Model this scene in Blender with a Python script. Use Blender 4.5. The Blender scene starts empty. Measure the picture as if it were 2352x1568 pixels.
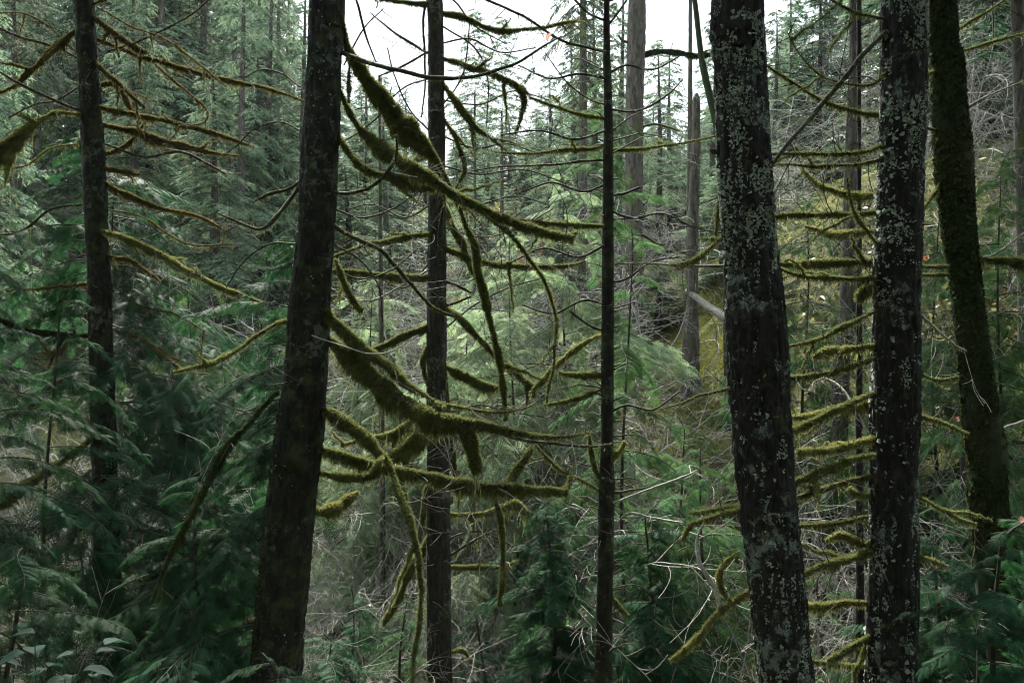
import bpy, math, random
import numpy as np
from mathutils import Vector, Matrix
R = math.radians
S = bpy.context.scene
COL = S.collection
# ------------------------------------------------------------------ camera
F = 2287.0            # focal length in units of the 2352-wide working grid
CX, CY = 1176.0, 784.0
cam_d = bpy.data.cameras.new('camera'); cam = bpy.data.objects.new('camera', cam_d); COL.objects.link(cam)
cam_d.sensor_width = 36; cam_d.lens = 36*F/2352
cam.location = (0, 0, 0); cam.rotation_euler = (R(90), 0, 0)
cam_d.clip_start = 0.05; cam_d.clip_end = 3000
S.camera = cam
# ------------------------------------------------------------------ light
SUN_EL, SUN_AZ = 50, -12           # azimuth measured from +Y (view direction) towards +X
w = bpy.data.worlds.new('World'); S.world = w; w.use_nodes = True
nt = w.node_tree; bg = nt.nodes['Background']
sky = nt.nodes.new('ShaderNodeTexSky'); sky.sky_type = 'NISHITA'; sky.sun_disc = False
sky.sun_elevation = R(SUN_EL); sky.sun_rotation = R(SUN_AZ); sky.air_density = 1.0; sky.dust_density = 3.0; sky.ozone_density = 1.0
mx = nt.nodes.new('ShaderNodeMixRGB'); mx.inputs[0].default_value = 0.65      # thin overcast veils the blue
mx.inputs[2].default_value = (8.8, 9.7, 10.0, 1)
nt.links.new(sky.outputs[0], mx.inputs[1]); nt.links.new(mx.outputs[0], bg.inputs[0]); bg.inputs[1].default_value = 0.09
sd = bpy.data.lights.new('sun', 'SUN'); sd.energy = 4.2; sd.angle = R(4); sd.color = (1, .96, .88)
so = bpy.data.objects.new('sun', sd); COL.objects.link(so)
so.rotation_euler = Vector((-math.sin(R(SUN_AZ))*math.cos(R(SUN_EL)), -math.cos(R(SUN_AZ))*math.cos(R(SUN_EL)), -math.sin(R(SUN_EL)))).to_track_quat('-Z', 'Y').to_euler()
S.view_settings.view_transform = 'Standard'; S.view_settings.look = 'None'; S.view_settings.gamma = 1
S.view_settings.exposure = 2.42
S.render.engine = 'CYCLES'
cy = S.cycles; cy.use_denoising = True; cy.use_adaptive_sampling = False; cy.filter_width = 1.15; cy.caustics_reflective = False; cy.caustics_refractive = False; cy.sample_clamp_indirect = 1; cy.sample_clamp_direct = .35; cy.sampling_pattern = 'BLUE_NOISE'; cy.max_bounces = 6; cy.diffuse_bounces = 3; cy.glossy_bounces = 2; cy.transmission_bounces = 3; cy.volume_bounces = 1; cy.transparent_max_bounces = 8
# ------------------------------------------------------------------ helpers
rng = np.random.default_rng(7)
random.seed(7)
def P(x, y, d): return np.array([(x-CX)/F*d, d, (CY-y)/F*d])
def nrm(v):
    v = np.asarray(v, float); return v/np.maximum(np.linalg.norm(v, axis=-1, keepdims=True), 1e-9)
def _h(ix, iy, iz, s):
    h = (ix*374761393 + iy*668265263 + iz*1442695041 + s*974634777) & 0xffffffff
    h = ((h ^ (h >> 13))*1274126177) & 0xffffffff
    return ((h ^ (h >> 16)) & 0xffffff)/float(0xffffff)
def vnoise(p, s=0):
    p = np.asarray(p, float); i = np.floor(p).astype(np.int64); f = p-i; f = f*f*(3-2*f)
    x, y, z = i[..., 0], i[..., 1], i[..., 2]; fx, fy, fz = f[..., 0], f[..., 1], f[..., 2]
    L = lambda a, b, t: a+(b-a)*t
    return L(L(L(_h(x, y, z, s), _h(x+1, y, z, s), fx), L(_h(x, y+1, z, s), _h(x+1, y+1, z, s), fx), fy),
             L(L(_h(x, y, z+1, s), _h(x+1, y, z+1, s), fx), L(_h(x, y+1, z+1, s), _h(x+1, y+1, z+1, s), fx), fy), fz)*2-1
def fbm(p, o=3, s=0):
    p = np.asarray(p, float); r = 0; a = 1; t = 0
    for k in range(o): r = r+a*vnoise(p*2.03**k, s+k); t += a; a *= .5
    return r/t
class MB:
    def __init__(s): s.V = []; s.Q = []; s.T = []; s.n = 0
    def add(s, V, Q=None, T=None):
        V = np.asarray(V, float).reshape(-1, 3)
        if Q is not None and len(Q): s.Q.append(np.asarray(Q).reshape(-1, 4)+s.n)
        if T is not None and len(T): s.T.append(np.asarray(T).reshape(-1, 3)+s.n)
        s.V.append(V); s.n += len(V); return s
    def arrays(s):
        V = np.concatenate(s.V) if s.V else np.zeros((0, 3))
        Q = np.concatenate(s.Q) if s.Q else np.zeros((0, 4), int)
        T = np.concatenate(s.T) if s.T else np.zeros((0, 3), int)
        return V, Q, T
    def mesh(s, name, mat, smooth=True, off=None):
        V, Q, T = s.arrays()
        if off is not None: V = V-np.asarray(off)
        me = bpy.data.meshes.new(name)
        me.vertices.add(len(V)); me.vertices.foreach_set('co', V.astype(np.float32).ravel())
        li = np.concatenate([Q.ravel(), T.ravel()]).astype(np.int32)
        me.loops.add(len(li)); me.loops.foreach_set('vertex_index', li)
        n = len(Q)+len(T); me.polygons.add(n)
        st = np.concatenate([np.arange(len(Q))*4, len(Q)*4+np.arange(len(T))*3]).astype(np.int32)
        me.polygons.foreach_set('loop_start', st)
        me.polygons.foreach_set('loop_total', np.concatenate([np.full(len(Q), 4), np.full(len(T), 3)]).astype(np.int32))
        me.polygons.foreach_set('use_smooth', np.full(n, smooth))
        me.update(calc_edges=True); me.materials.append(mat); return me
    def build(s, name, mat, parent=None, off=None, smooth=True):
        o = bpy.data.objects.new(name, s.mesh(name, mat, smooth, off)); COL.objects.link(o)
        if parent is not None: o.parent = parent
        return o
def tag(o, label=None, cat=None, group=None, kind=None):
    if label: o['label'] = label
    if cat: o['category'] = cat
    if group: o['group'] = group
    if kind: o['kind'] = kind
    return o
def thing(name, label, cat, loc, group=None):
    o = bpy.data.objects.new(name, None); o.empty_display_size = .2; COL.objects.link(o); o.location = tuple(loc)
    return tag(o, label, cat, group)
def inst(name, me, parent, M):
    o = bpy.data.objects.new(name, me); COL.objects.link(o); o.parent = parent; o.matrix_local = M; return o
def resample(pts, step, extra=None):
    """Catmull-Rom through the points; extra columns ride along."""
    A = np.asarray(pts, float)
    if len(A) == 2: A = np.array([A[0], (A[0]+A[1])/2, A[1]])
    E = np.vstack([2*A[0]-A[1], A, 2*A[-1]-A[-2]]); out = []
    for i in range(1, len(E)-2):
        p0, p1, p2, p3 = E[i-1:i+3]
        n = max(1, int(math.ceil(np.linalg.norm((p2-p1)[:3])/step)))
        t = (np.arange(n)/n)[:, None]
        out.append(.5*((2*p1)+(-p0+p2)*t+(2*p0-5*p1+4*p2-p3)*t*t+(-p0+3*p1-3*p2+p3)*t**3))
    out.append(A[-1:]); return np.vstack(out)
def frames(C):
    T = nrm(np.gradient(C, axis=0)); N = np.zeros_like(C)
    up = np.array([0, 0, 1.]) if abs(T[0, 2]) < .9 else np.array([1., 0, 0])
    n = nrm(np.cross(T[0], up))
    for i in range(len(C)):
        n = n-T[i]*np.dot(n, T[i]); n = n/max(np.linalg.norm(n), 1e-9); N[i] = n
    return T, N, np.cross(T, N)
def tube(mb, C, r, seg=6, cap=True, rough=0, rs=8, seed=0):
    C = np.asarray(C, float); r = np.asarray(r, float); T, N, B = frames(C)
    a = np.arange(seg)/seg*2*math.pi
    D = N[:, None]*np.cos(a)[None, :, None]+B[:, None]*np.sin(a)[None, :, None]
    rr = np.repeat(r[:, None], seg, 1)
    if rough: rr = rr*(1+rough*fbm((C[:, None]+D*r[:, None, None])*rs, 2, seed))
    V = (C[:, None]+D*rr[..., None]).reshape(-1, 3)
    n = len(C); i = np.arange(n-1)[:, None]*seg; j = np.arange(seg)[None]; k = (j+1) % seg
    Q = np.stack([i+j, i+k, i+seg+k, i+seg+j], -1).reshape(-1, 4)
    Tt = None
    if cap:
        V = np.vstack([V, C[-1]+T[-1]*r[-1]]); jj = np.arange(seg)
        Tt = np.stack([(n-1)*seg+jj, (n-1)*seg+(jj+1) % seg, np.full(seg, n*seg)], -1)
    mb.add(V, Q, Tt)
def tris(mb, p, d, wv):
    """thin blades: base p, length vector d, half-width vector wv"""
    V = np.stack([p-wv, p+wv, p+d], 1).reshape(-1, 3); mb.add(V, T=np.arange(len(V)).reshape(-1, 3))
# ------------------------------------------------------------------ materials
def mat(name): m = bpy.data.materials.new(name); m.use_nodes = True; m.node_tree.nodes.clear(); return m, m.node_tree
def nd(nt, t, **k):
    n = nt.nodes.new('ShaderNode'+t)
    for a, b in k.items():
        if a.startswith('i_'): n.inputs[a[2:].replace('_', ' ')].default_value = b
        else: setattr(n, a, b)
    return n
def ramp(nt, src, stops):
    r = nt.nodes.new('ShaderNodeValToRGB'); e = r.color_ramp.elements
    while len(e) < len(stops): e.new(.5)
    for q, (p, c) in zip(e, stops): q.position = p; q.color = (c, c, c, 1) if isinstance(c, (int, float)) else (*c, 1)
    nt.links.new(src, r.inputs[0]); return r.outputs[0]
def coords(nt, sc=(1, 1, 1), kind='Object'):
    t = nt.nodes.new('ShaderNodeTexCoord'); m = nt.nodes.new('ShaderNodeMapping'); m.inputs['Scale'].default_value = sc
    nt.links.new(t.outputs[kind], m.inputs[0]); return m.outputs[0]
def noise(nt, co, sc, det=4, rough=.6, dist=0):
    n = nd(nt, 'TexNoise'); n.inputs['Scale'].default_value = sc; n.inputs['Detail'].default_value = det
    n.inputs['Roughness'].default_value = rough; n.inputs['Distortion'].default_value = dist
    nt.links.new(co, n.inputs['Vector']); return n.outputs['Fac']
def mixc(nt, f, a, b):
    m = nt.nodes.new('ShaderNodeMixRGB')
    for s, k in ((f, 0), (a, 1), (b, 2)):
        if hasattr(s, 'node'): nt.links.new(s, m.inputs[k])
        else: m.inputs[k].default_value = s if isinstance(s, (int, float)) else (*s, 1)
    return m.outputs[0]
def finish(nt, col, rough=.8, bump=None, bs=.5, bd=.02, spec=.3, trans=None, tw=.3):
    b = nd(nt, 'BsdfPrincipled'); b.inputs['Roughness'].default_value = rough; b.inputs['Specular IOR Level'].default_value = spec
    if hasattr(col, 'node'): nt.links.new(col, b.inputs['Base Color'])
    else: b.inputs['Base Color'].default_value = (*col, 1)
    if bump is not None:
        u = nd(nt, 'Bump'); u.inputs['Strength'].default_value = bs; u.inputs['Distance'].default_value = bd
        nt.links.new(bump, u.inputs['Height']); nt.links.new(u.outputs[0], b.inputs['Normal'])
    out = nd(nt, 'OutputMaterial'); sh = b.outputs[0]
    if trans is not None:
        t = nd(nt, 'BsdfTranslucent'); m = nd(nt, 'MixShader'); m.inputs[0].default_value = tw
        if hasattr(trans, 'node'): nt.links.new(trans, t.inputs[0])
        else: t.inputs[0].default_value = (*trans, 1)
        nt.links.new(sh, m.inputs[1]); nt.links.new(t.outputs[0], m.inputs[2]); sh = m.outputs[0]
    nt.links.new(sh, out.inputs[0])
def bark_mat(name, dark, light, lich=None, amount=.5, moss=None, mossamt=.5, scale=1):
    m, t = mat(name); co = coords(t); cz = coords(t, (1, 1, .22))
    n1 = noise(t, cz, 38*scale, 5, .7, .4); n2 = noise(t, co, 9*scale, 4, .6)
    c = mixc(t, ramp(t, n1, [(.38, 0), (.68, 1)]), dark, light)
    if moss: c = mixc(t, ramp(t, n2, [(.62-mossamt*.4, 0), (.8-mossamt*.4, 1)]), c, mixc(t, noise(t, co, 60, 3), moss, tuple(q*1.9 for q in moss)))
    if lich:
        l1 = noise(t, co, 15*scale, 8, .75, .5); l2 = noise(t, co, 3*scale, 2, .5)
        mm = nd(t, 'Math', operation='MULTIPLY_ADD'); mm.inputs[1].default_value = .55; t.links.new(l2, mm.inputs[0]); t.links.new(l1, mm.inputs[2])
        f = ramp(t, mm.outputs[0], [(.86-.12*amount, 0), (.93-.12*amount, 1)])
        c = mixc(t, f, c, mixc(t, noise(t, co, 90, 3), lich, tuple(q*.45 for q in lich)))
    finish(t, c, .85, n1, .9, .012, .25); return m
def leaf_mat(name, a, b, sc=3, rough=.45, tw=.3, spec=.5, obj=.5):
    m, t = mat(name); co = coords(t); n = noise(t, co, sc, 4, .6)
    c = mixc(t, ramp(t, n, [(.35, 0), (.65, 1)]), a, b)
    oi = nd(t, 'ObjectInfo'); hs = nd(t, 'HueSaturation')
    mr = nd(t, 'MapRange'); mr.inputs[3].default_value = 1-obj; mr.inputs[4].default_value = 1+obj
    t.links.new(oi.outputs['Random'], mr.inputs[0]); t.links.new(mr.outputs[0], hs.inputs['Value'])
    mr2 = nd(t, 'MapRange'); mr2.inputs[3].default_value = .485; mr2.inputs[4].default_value = .515
    t.links.new(oi.outputs['Random'], mr2.inputs[0]); t.links.new(mr2.outputs[0], hs.inputs['Hue'])
    t.links.new(c, hs.inputs['Color']); c = hs.outputs[0]
    tc = nd(t, 'HueSaturation'); tc.inputs['Value'].default_value = 1.5; tc.inputs['Hue'].default_value = .48; t.links.new(c, tc.inputs['Color'])
    finish(t, c, rough, spec=spec, trans=tc.outputs[0], tw=tw); return m
def moss_mat(name, a, b):
    m, t = mat(name); co = coords(t); n = noise(t, co, 14, 5, .65); n2 = noise(t, co, 2.2, 2)
    c = mixc(t, ramp(t, n, [(.3, 0), (.7, 1)]), a, b)
    c = mixc(t, ramp(t, n2, [(.45, .0), (.8, .5)]), c, (.09, .075, .035))
    finish(t, c, .95, spec=.1, trans=mixc(t, .5, c, b), tw=.35); return m
M = dict(
    bark_dark=bark_mat('dark bark', (.004, .0038, .003), (.020, .018, .014), (.10, .12, .095), .1, (.020, .028, .009), .35),
    bark_grey=bark_mat('grey bark', (.012, .011, .009), (.05, .045, .036), (.14, .16, .13), .1, (.035, .045, .01), .15),
    bark_lichen=bark_mat('lichened bark', (.004, .004, .0035), (.022, .020, .017), (.16, .20, .17), .12, (.03, .035, .01), .1),
    bark_red=bark_mat('reddish conifer bark', (.03, .028, .024), (.12, .105, .092), None, 0, (.04, .05, .012), .2, .5),
    bark_far=bark_mat('far conifer bark', (.03, .027, .024), (.10, .09, .08), None, 0, (.03, .04, .012), .2, .4),
    bark_moss=bark_mat('moss covered bark', (.006, .006, .004), (.018, .018, .008), None, 0, (.014, .022, .007), .8),
    branch=bark_mat('branch bark', (.018, .016, .012), (.07, .062, .05), (.16, .18, .15), .1, (.04, .045, .012), .2, 2),
    twig=bark_mat('pale bare twig bark', (.2, .2, .18), (.46, .46, .41), None, 0, (.07, .08, .03), .15, 2),
    shrub_twig=bark_mat('grey shrub twig bark', (.13, .128, .115), (.40, .39, .35), None, 0, None, 0, 2),
    wood=bark_mat('weathered log', (.07, .065, .058), (.22, .21, .19), None, 0, (.08, .09, .02), .2),
    moss=moss_mat('yellow green moss', (.06, .076, .026), (.20, .22, .078)),
    moss_dark=moss_mat('dark moss', (.012, .02, .007), (.045, .066, .02)),
    moss_gold=moss_mat('golden moss', (.10, .115, .036), (.29, .30, .105)),
    cedar=leaf_mat('cedar foliage', (.008, .032, .013), (.026, .080, .032), 5, .65, .32, .1, .4),  # darkest cedar copy; shade on the near boughs is put into its colour
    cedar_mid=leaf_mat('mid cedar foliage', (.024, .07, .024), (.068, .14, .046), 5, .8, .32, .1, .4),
    cedar_pale=leaf_mat('sunlit cedar foliage', (.10, .165, .09), (.23, .30, .165), 4, .75, .38, .12, .35),  # palest cedar copy; brightness of the lit centre is put into its colour
    dead=leaf_mat('dead cedar spray', (.20, .085, .05), (.30, .14, .085), 5, .6, .35, .3, .3),
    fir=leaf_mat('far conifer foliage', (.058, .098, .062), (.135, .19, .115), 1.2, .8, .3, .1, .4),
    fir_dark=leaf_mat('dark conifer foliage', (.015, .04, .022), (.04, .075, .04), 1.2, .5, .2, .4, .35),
    moss_brown=moss_mat('brown olive moss', (.06, .054, .024), (.20, .18, .07)),
    bank=moss_mat('bank moss', (.11, .125, .03), (.28, .29, .075)),  # moss colour raised to offset the crown shade on the bank
    hang=moss_mat('pale lichen', (.20, .25, .205), (.44, .50, .42)),
    leaf=leaf_mat('broad leaf', (.014, .04, .024), (.026, .062, .038), 8, .7, .3, .12, .3),
    leafdry=leaf_mat('dry leaf', (.20, .075, .025), (.30, .12, .045), 8, .6, .4, .4, .3),
    leafpink=leaf_mat('pink brown leaf', (.24, .12, .09), (.30, .17, .13), 8, .5, .4, .4, .2),
    litter=leaf_mat('undergrowth leaves', (.04, .07, .03), (.14, .15, .06), .8, .5, .3, .4, .1),
)
# ------------------------------------------------------------------ terrain height
def gz(x, y):
    x = np.asarray(x, float); y = np.asarray(y, float)
    base = np.interp(y, [-40, -12, -2, 2, 6, 10, 14, 20, 30, 45, 80, 150, 300], [9, 2.5, -1.5, -1.75, -3.6, -5.2, -5.6, -3.0, .6, 5.0, 13, 24, 34])
    k = np.interp(y, [0, 8, 14, 24, 60], [0, .05, .24, .22, .05])*np.clip(x, -14, 14)
    bump = 4.3*np.exp(-((np.minimum(x, 9.)-8.5)/4.6)**2-((y-21)/7)**2)*np.interp(x, [12, 30], [1, .3])
    return base+k+bump+.35*fbm(np.stack([x*.25, y*.25, x*0], -1), 3, 5)+.08*fbm(np.stack([x*1.7, y*1.7, x*0], -1), 3, 9)
# ------------------------------------------------------------------ cedar frond and bough (local +X)
def frond(n=13, seed=0, fine=True):
    """flat fern-like spray, 1 unit long; returns triangle soup (m,3,3)"""
    g = np.random.default_rng(seed); out = []
    def drop(p):
        q = p.copy(); q[..., 2] -= .22*q[..., 0]**2+.9*np.abs(q[..., 1])**1.6; return q
    def blade(a, b, wd):
        d = b-a; wv = np.array([-d[1], d[0], 0]); L = np.linalg.norm(wv)+1e-9; wv = wv/L*wd
        out.append([a-wv, a+wv, b])
    xs = np.linspace(0, 1, 6)
    for a, b in zip(xs[:-1], xs[1:]):
        w0 = .012*(1.2-a); out.append([[a, -w0, 0], [a, w0, 0], [b, 0, 0]]); out.append([[a, w0, 0], [b, w0*.8, 0], [b, -w0*.8, 0]])
    for i in range(n):
        for s in (-1, 1):
            t = (i+.6+(s > 0)*.5)/(n+.6); L = .46*(math.sin(math.pi*min(1, t*.82+.16))**.8)*(1-.25*t)*g.uniform(.8, 1.1)
            an = R(g.uniform(44, 56))*s; a = np.array([t*.98, 0, 0]); dv = np.array([math.cos(an), math.sin(an), 0])
            blade(a, a+dv*L, .011)
            if fine:
                m = max(2, int(L/.085))
                for j in range(m):
                    for s2 in (-1, 1):
                        u = (j+.5+(s2 > 0)*.4)/(m+.3); l = .12*(1.15-u)*g.uniform(.8, 1.2); an2 = an+s2*R(42)
                        p = a+dv*L*u; blade(p, p+np.array([math.cos(an2), math.sin(an2), 0])*l, .016)
            else:
                for u in (.35, .7):
                    for s2 in (-1, 1):
                        an2 = an+s2*R(40); p = a+dv*L*u; blade(p, p+np.array([math.cos(an2), math.sin(an2), 0])*.13, .022)
    return drop(np.array(out, float))
def place(soup, origin, xdir, up, sc):
    X = nrm(xdir); Z = up-X*np.dot(up, X); Z = nrm(Z); Y = np.cross(Z, X)
    return soup@np.array([X, Y, Z])*sc+origin
FR = [frond(8, 1), frond(9, 2), frond(7, 3)]
FRC = [frond(9, 4, False), frond(8, 5, False)]
def make_bough(seed, nf=22, lib=FR, fl=.34, droop=.45, L=1.0, dense=1):
    """returns leaf soup and axis path; 1 unit long along +X, lying roughly flat and drooping"""
    g = np.random.default_rng(seed); t = np.linspace(0, 1, 14)
    ax = np.stack([t, .06*np.sin(t*5+seed), .16*t-droop*t**2.2], 1)*L
    out = []
    def at(u):
        i = min(int(u*13), 12); f = u*13-i; return ax[i]*(1-f)+ax[i+1]*f, nrm(ax[i+1]-ax[i])
    for k in range(nf):
        u = .12+.86*(k+g.uniform(0, .8))/nf; s = 1 if k % 2 else -1
        p, d = at(min(u, .99)); az = R(g.uniform(35, 75))*s
        dr = np.array([math.cos(az), math.sin(az), -g.uniform(.0, .65)]); up = nrm(np.array([g.normal(0, .3), s*-.2+g.normal(0, .3), 1]))
        l = fl*L*g.uniform(.65, 1.15)*(1.1-.45*u)
        out.append(place(lib[g.integers(len(lib))], p, dr, up, l))
        if g.random() < .45*dense:
            q = p+nrm(dr)*l*.45; dr2 = dr+np.array([.3, -s*.5, -.4]); out.append(place(lib[g.integers(len(lib))], q, dr2, up, l*.7))
    out.append(place(lib[0], at(.93)[0], np.array([1, 0, -.6]), np.array([0, 0, 1.]), fl*L*.9))
    return np.concatenate(out), ax
def make_long(seed, lib, fl=.13, droop=.35):
    g = np.random.default_rng(seed); t = np.linspace(0, 1, 16)
    ax = np.stack([t, .07*np.sin(t*4+seed), .14*t-droop*t**2.1], 1); out = []; sec = []
    n = 26
    for k in range(n):
        u = .1+.88*(k+g.uniform(0, .8))/n; s = 1 if k % 2 else -1
        if g.random() < .15: continue
        p = np.array([np.interp(u, t, ax[:, i]) for i in range(3)]); az = R(g.uniform(35, 62))*s
        L = (.12+.30*math.sin(math.pi*min(1, .25+u*.75)))*g.uniform(.6, 1.15); q = np.linspace(0, 1, 8)[:, None]
        d = np.array([math.cos(az), math.sin(az), g.uniform(-.35, .1)]); C = p+d*L*q+np.array([0, 0, -1])*L*g.uniform(.3, .7)*q**2; sec.append(C)
        m = max(3, int(L/.045))
        for j in range(m):
            v = (j+.8)/m; s2 = 1 if j % 2 else -1; pp = np.array([np.interp(v, q[:, 0], C[:, i]) for i in range(3)])
            an = az+s2*R(g.uniform(25, 60))*(v < .95); dr = np.array([math.cos(an), math.sin(an), -g.uniform(.1, .8)])
            out.append(place(lib[g.integers(len(lib))], pp, dr, nrm(np.array([g.normal(0, .3), g.normal(0, .3), 1])), fl*g.uniform(.7, 1.2)))
    return np.concatenate(out), ax, sec
def soup_mesh(name, soup, m): mb = MB(); mb.add(soup.reshape(-1, 3), T=np.arange(soup.shape[0]*3).reshape(-1, 3)); return mb.mesh(name, m, False)
def ax_mesh(name, ax, m, r=.008):
    mb = MB(); tube(mb, ax, np.linspace(r, r*.25, len(ax)), 4); return mb.mesh(name, m)
BOUGH = {}
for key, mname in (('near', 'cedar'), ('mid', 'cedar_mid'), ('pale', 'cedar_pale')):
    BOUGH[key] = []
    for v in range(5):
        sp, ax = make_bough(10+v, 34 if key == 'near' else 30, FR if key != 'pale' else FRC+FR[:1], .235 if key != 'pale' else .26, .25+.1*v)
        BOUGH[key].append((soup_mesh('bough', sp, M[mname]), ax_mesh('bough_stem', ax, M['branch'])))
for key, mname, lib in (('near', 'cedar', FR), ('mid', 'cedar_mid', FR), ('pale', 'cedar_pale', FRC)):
    BOUGH['long_'+key] = []
    for v in range(4):
        sp, ax, sec = make_long(40+v, lib, .13 if key != 'pale' else .15, .2+.12*v); mb = MB(); tube(mb, ax, np.linspace(.007, .002, len(ax)), 4)
        for C in sec: tube(mb, C, np.linspace(.0028, .001, len(C)), 3, False)
        BOUGH['long_'+key].append((soup_mesh('bough', sp, M[mname]), mb.mesh('bough_stem', M['branch'])))
DEADF = soup_mesh('dead_spray', FRC[0], M['dead'])
def rot_to(xdir, roll=0):
    X = Vector(xdir).normalized(); q = X.to_track_quat('X', 'Z'); return q.to_matrix().to_4x4() @ Matrix.Rotation(roll, 4, 'X')
def cedar(label, px, d, ytop, kind='near', n=46, bl=(.8, 1.4), group=None, lean=0, ybot=None, az=None, name='young_cedar', dead=0, r0=.035, wob=.06):
    """young cedar: stem and individual drooping boughs"""
    b = P(px, CY, d); b[2] = gz(b[0], b[1])-.1; top = P(px+lean, ytop, d)
    t = thing(name, label, 'cedar', b, group)
    H = top[2]-b[2]; hh = np.linspace(0, 1, 16)
    C = np.stack([hh*(top[0]-b[0])+wob*np.sin(hh*7+px)+.35*np.clip(hh-.9, 0, 1)*math.sin(px), wob*np.cos(hh*6+px), hh*H-2*H*.0*hh], 1); C[-1, 2] -= .06*H*.5; C[-1, 0] += .12*math.sin(px*3)
    mb = MB(); tube(mb, resample(C, .1), np.interp(np.linspace(0, 1, len(resample(C, .1))), [0, 1], [r0, .006]), 8, rough=.15)
    mb.build('stem', M['branch'], t)
    z0 = 0 if ybot is None else max(.0, ((CY-ybot)/F*d-b[2])/H)
    g = np.random.default_rng(int(abs(px)*7+d*13))
    for k in range(n):
        u = z0+(1-z0)*(k+g.uniform(0, .9))/n; u = min(u, .985)
        p = np.array([np.interp(u, hh, C[:, i]) for i in range(3)])
        a = g.uniform(0, 2*math.pi) if az is None else R(g.uniform(*az))
        v_ = (u-z0)/(1-z0+1e-6); L = g.uniform(*bl)*(1-.75*v_**3)*(.75 if g.random() < .4 else 1.15)
        Mx = Matrix.Translation(p) @ Matrix.Rotation(a, 4, 'Z') @ Matrix.Rotation(R(g.uniform(-8, 22)), 4, 'Y') @ Matrix.Rotation(R(g.uniform(-18, 18)), 4, 'X') @ Matrix.Diagonal((L, L*g.uniform(.9, 1.2), L, 1))
        kk = 'long_'+kind if L > 1.15 else kind; lm, sm = BOUGH[kk][g.integers(len(BOUGH[kk]))]
        o = inst('bough', lm, t, Mx); inst('bough_stem', sm, o, Matrix.Identity(4))
        if dead and g.random() < dead:
            q = Mx @ Vector((g.uniform(.4, .9), g.uniform(-.2, .2), -.25))
            inst('dead_spray', DEADF, t, Matrix.Translation(q) @ Matrix.Rotation(g.uniform(0, 6), 4, 'Z') @ Matrix.Rotation(R(70), 4, 'Y') @ Matrix.Scale(g.uniform(.12, .26), 4))
    return t
# ------------------------------------------------------------------ conifer crowns (20 m tall template)
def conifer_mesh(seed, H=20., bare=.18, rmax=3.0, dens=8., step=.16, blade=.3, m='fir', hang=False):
    g = np.random.default_rng(seed); PP, DD, WW = [], [], []; axes = MB()
    nb = int(H*dens)
    for k in range(nb):
        h = bare+(1-bare)*(k+g.random())/nb; f = (h-bare)/(1-bare)
        L = rmax*(1-f)**.75*(.55+.45*min(1, f*6+.3))*g.uniform(.55, 1.15)+.25
        if g.random() < .12: L *= 1.25
        a = g.uniform(0, 2*math.pi); n = max(4, int(L/.25)); t = np.linspace(0, 1, n+1)
        rise = g.uniform(-.05, .25); dr = g.uniform(.3, .75)
        rad = L*t; zz = H*h+L*(rise*t-dr*t**1.8); wob = .12*L*np.sin(t*4+g.uniform(0, 6))
        ca, sa = math.cos(a), math.sin(a)
        C = np.stack([ca*rad-sa*wob*t, sa*rad+ca*wob*t, zz], 1)
        tube(axes, C, np.linspace(.012+.008*L, .006, n+1), 3, False)
        ns = max(3, int(L/step)); u = np.sort(g.uniform(.12, 1, ns)); c = np.stack([np.interp(u, t, C[:, i]) for i in range(3)], 1)
        side = np.array([-sa, ca, 0]); fw = np.array([ca, sa, 0])
        for s in (-1, 1):
            # a secondary twig with several hanging blades
            tl = (g.uniform(.5, 1.1, ns)*(.25+.35*L*(1-u)*.9+.1))[:, None]
            td = nrm(side*s*g.uniform(.6, 1, (ns, 1))+fw*g.uniform(.3, .9, (ns, 1))+np.array([0, 0, -1])*g.uniform(.1, .6, (ns, 1)))
            for q in range(7):
                v = (q+g.random((ns, 1)))/7
                p = c+td*tl*v+np.array([0, 0, -1])*.25*tl*v*v
                for s2 in (-1, 1):
                    sd = nrm(np.cross(td, [0, 0, 1.]))*s2
                    d = nrm(td*.9+sd*g.uniform(.4, 1, (ns, 1))+np.array([0, 0, -1])*g.uniform(.1, 1.1, (ns, 1))+g.normal(0, .15, (ns, 3)))*blade*g.uniform(.4, 1, (ns, 1))*(1.1-.5*v)
                    ww = nrm(np.cross(d, g.normal(0, 1, (ns, 3))))*blade*.085
                    PP.append(p); DD.append(d); WW.append(ww)
    mb = MB(); tris(mb, np.concatenate(PP), np.concatenate(DD), np.concatenate(WW))
    tr = MB(); zz = np.linspace(0, 1, 40); C = np.stack([.12*np.sin(zz*5+seed), .12*np.cos(zz*4), zz*H], 1)
    tube(tr, C, .26*(1-zz)**.8+.015, 14, rough=.18, rs=2)
    return mb.mesh('crown', M[m], False), axes.mesh('limbs', M['bark_far']), tr.mesh('trunk', M['bark_far'])
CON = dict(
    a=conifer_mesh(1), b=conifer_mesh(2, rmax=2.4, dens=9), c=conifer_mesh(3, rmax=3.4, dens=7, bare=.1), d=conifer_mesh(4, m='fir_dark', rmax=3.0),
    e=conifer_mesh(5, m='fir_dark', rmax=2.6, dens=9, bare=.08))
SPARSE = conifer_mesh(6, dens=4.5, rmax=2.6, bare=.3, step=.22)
def conifer(label, px, d, ytop, v, group=None, wide=1, rot=None, name='conifer_tree'):
    b = P(px, CY, d); b[2] = gz(b[0], b[1])-.2; H = (CY-ytop)/F*d-b[2]
    t = thing(name, label, 'conifer', b, group)
    s = H/20; sx = wide*(.45+.55*s)
    cr, li, tr = CON[v] if v in CON else SPARSE
    a = random.uniform(0, 6.28) if rot is None else rot
    Mx = Matrix.Rotation(a, 4, 'Z') @ Matrix.Diagonal((sx, sx, s, 1))
    o = inst('crown', cr, t, Mx); inst('limbs', li, o, Matrix.Identity(4)); inst('trunk', tr, t, Mx)
    return t
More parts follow.
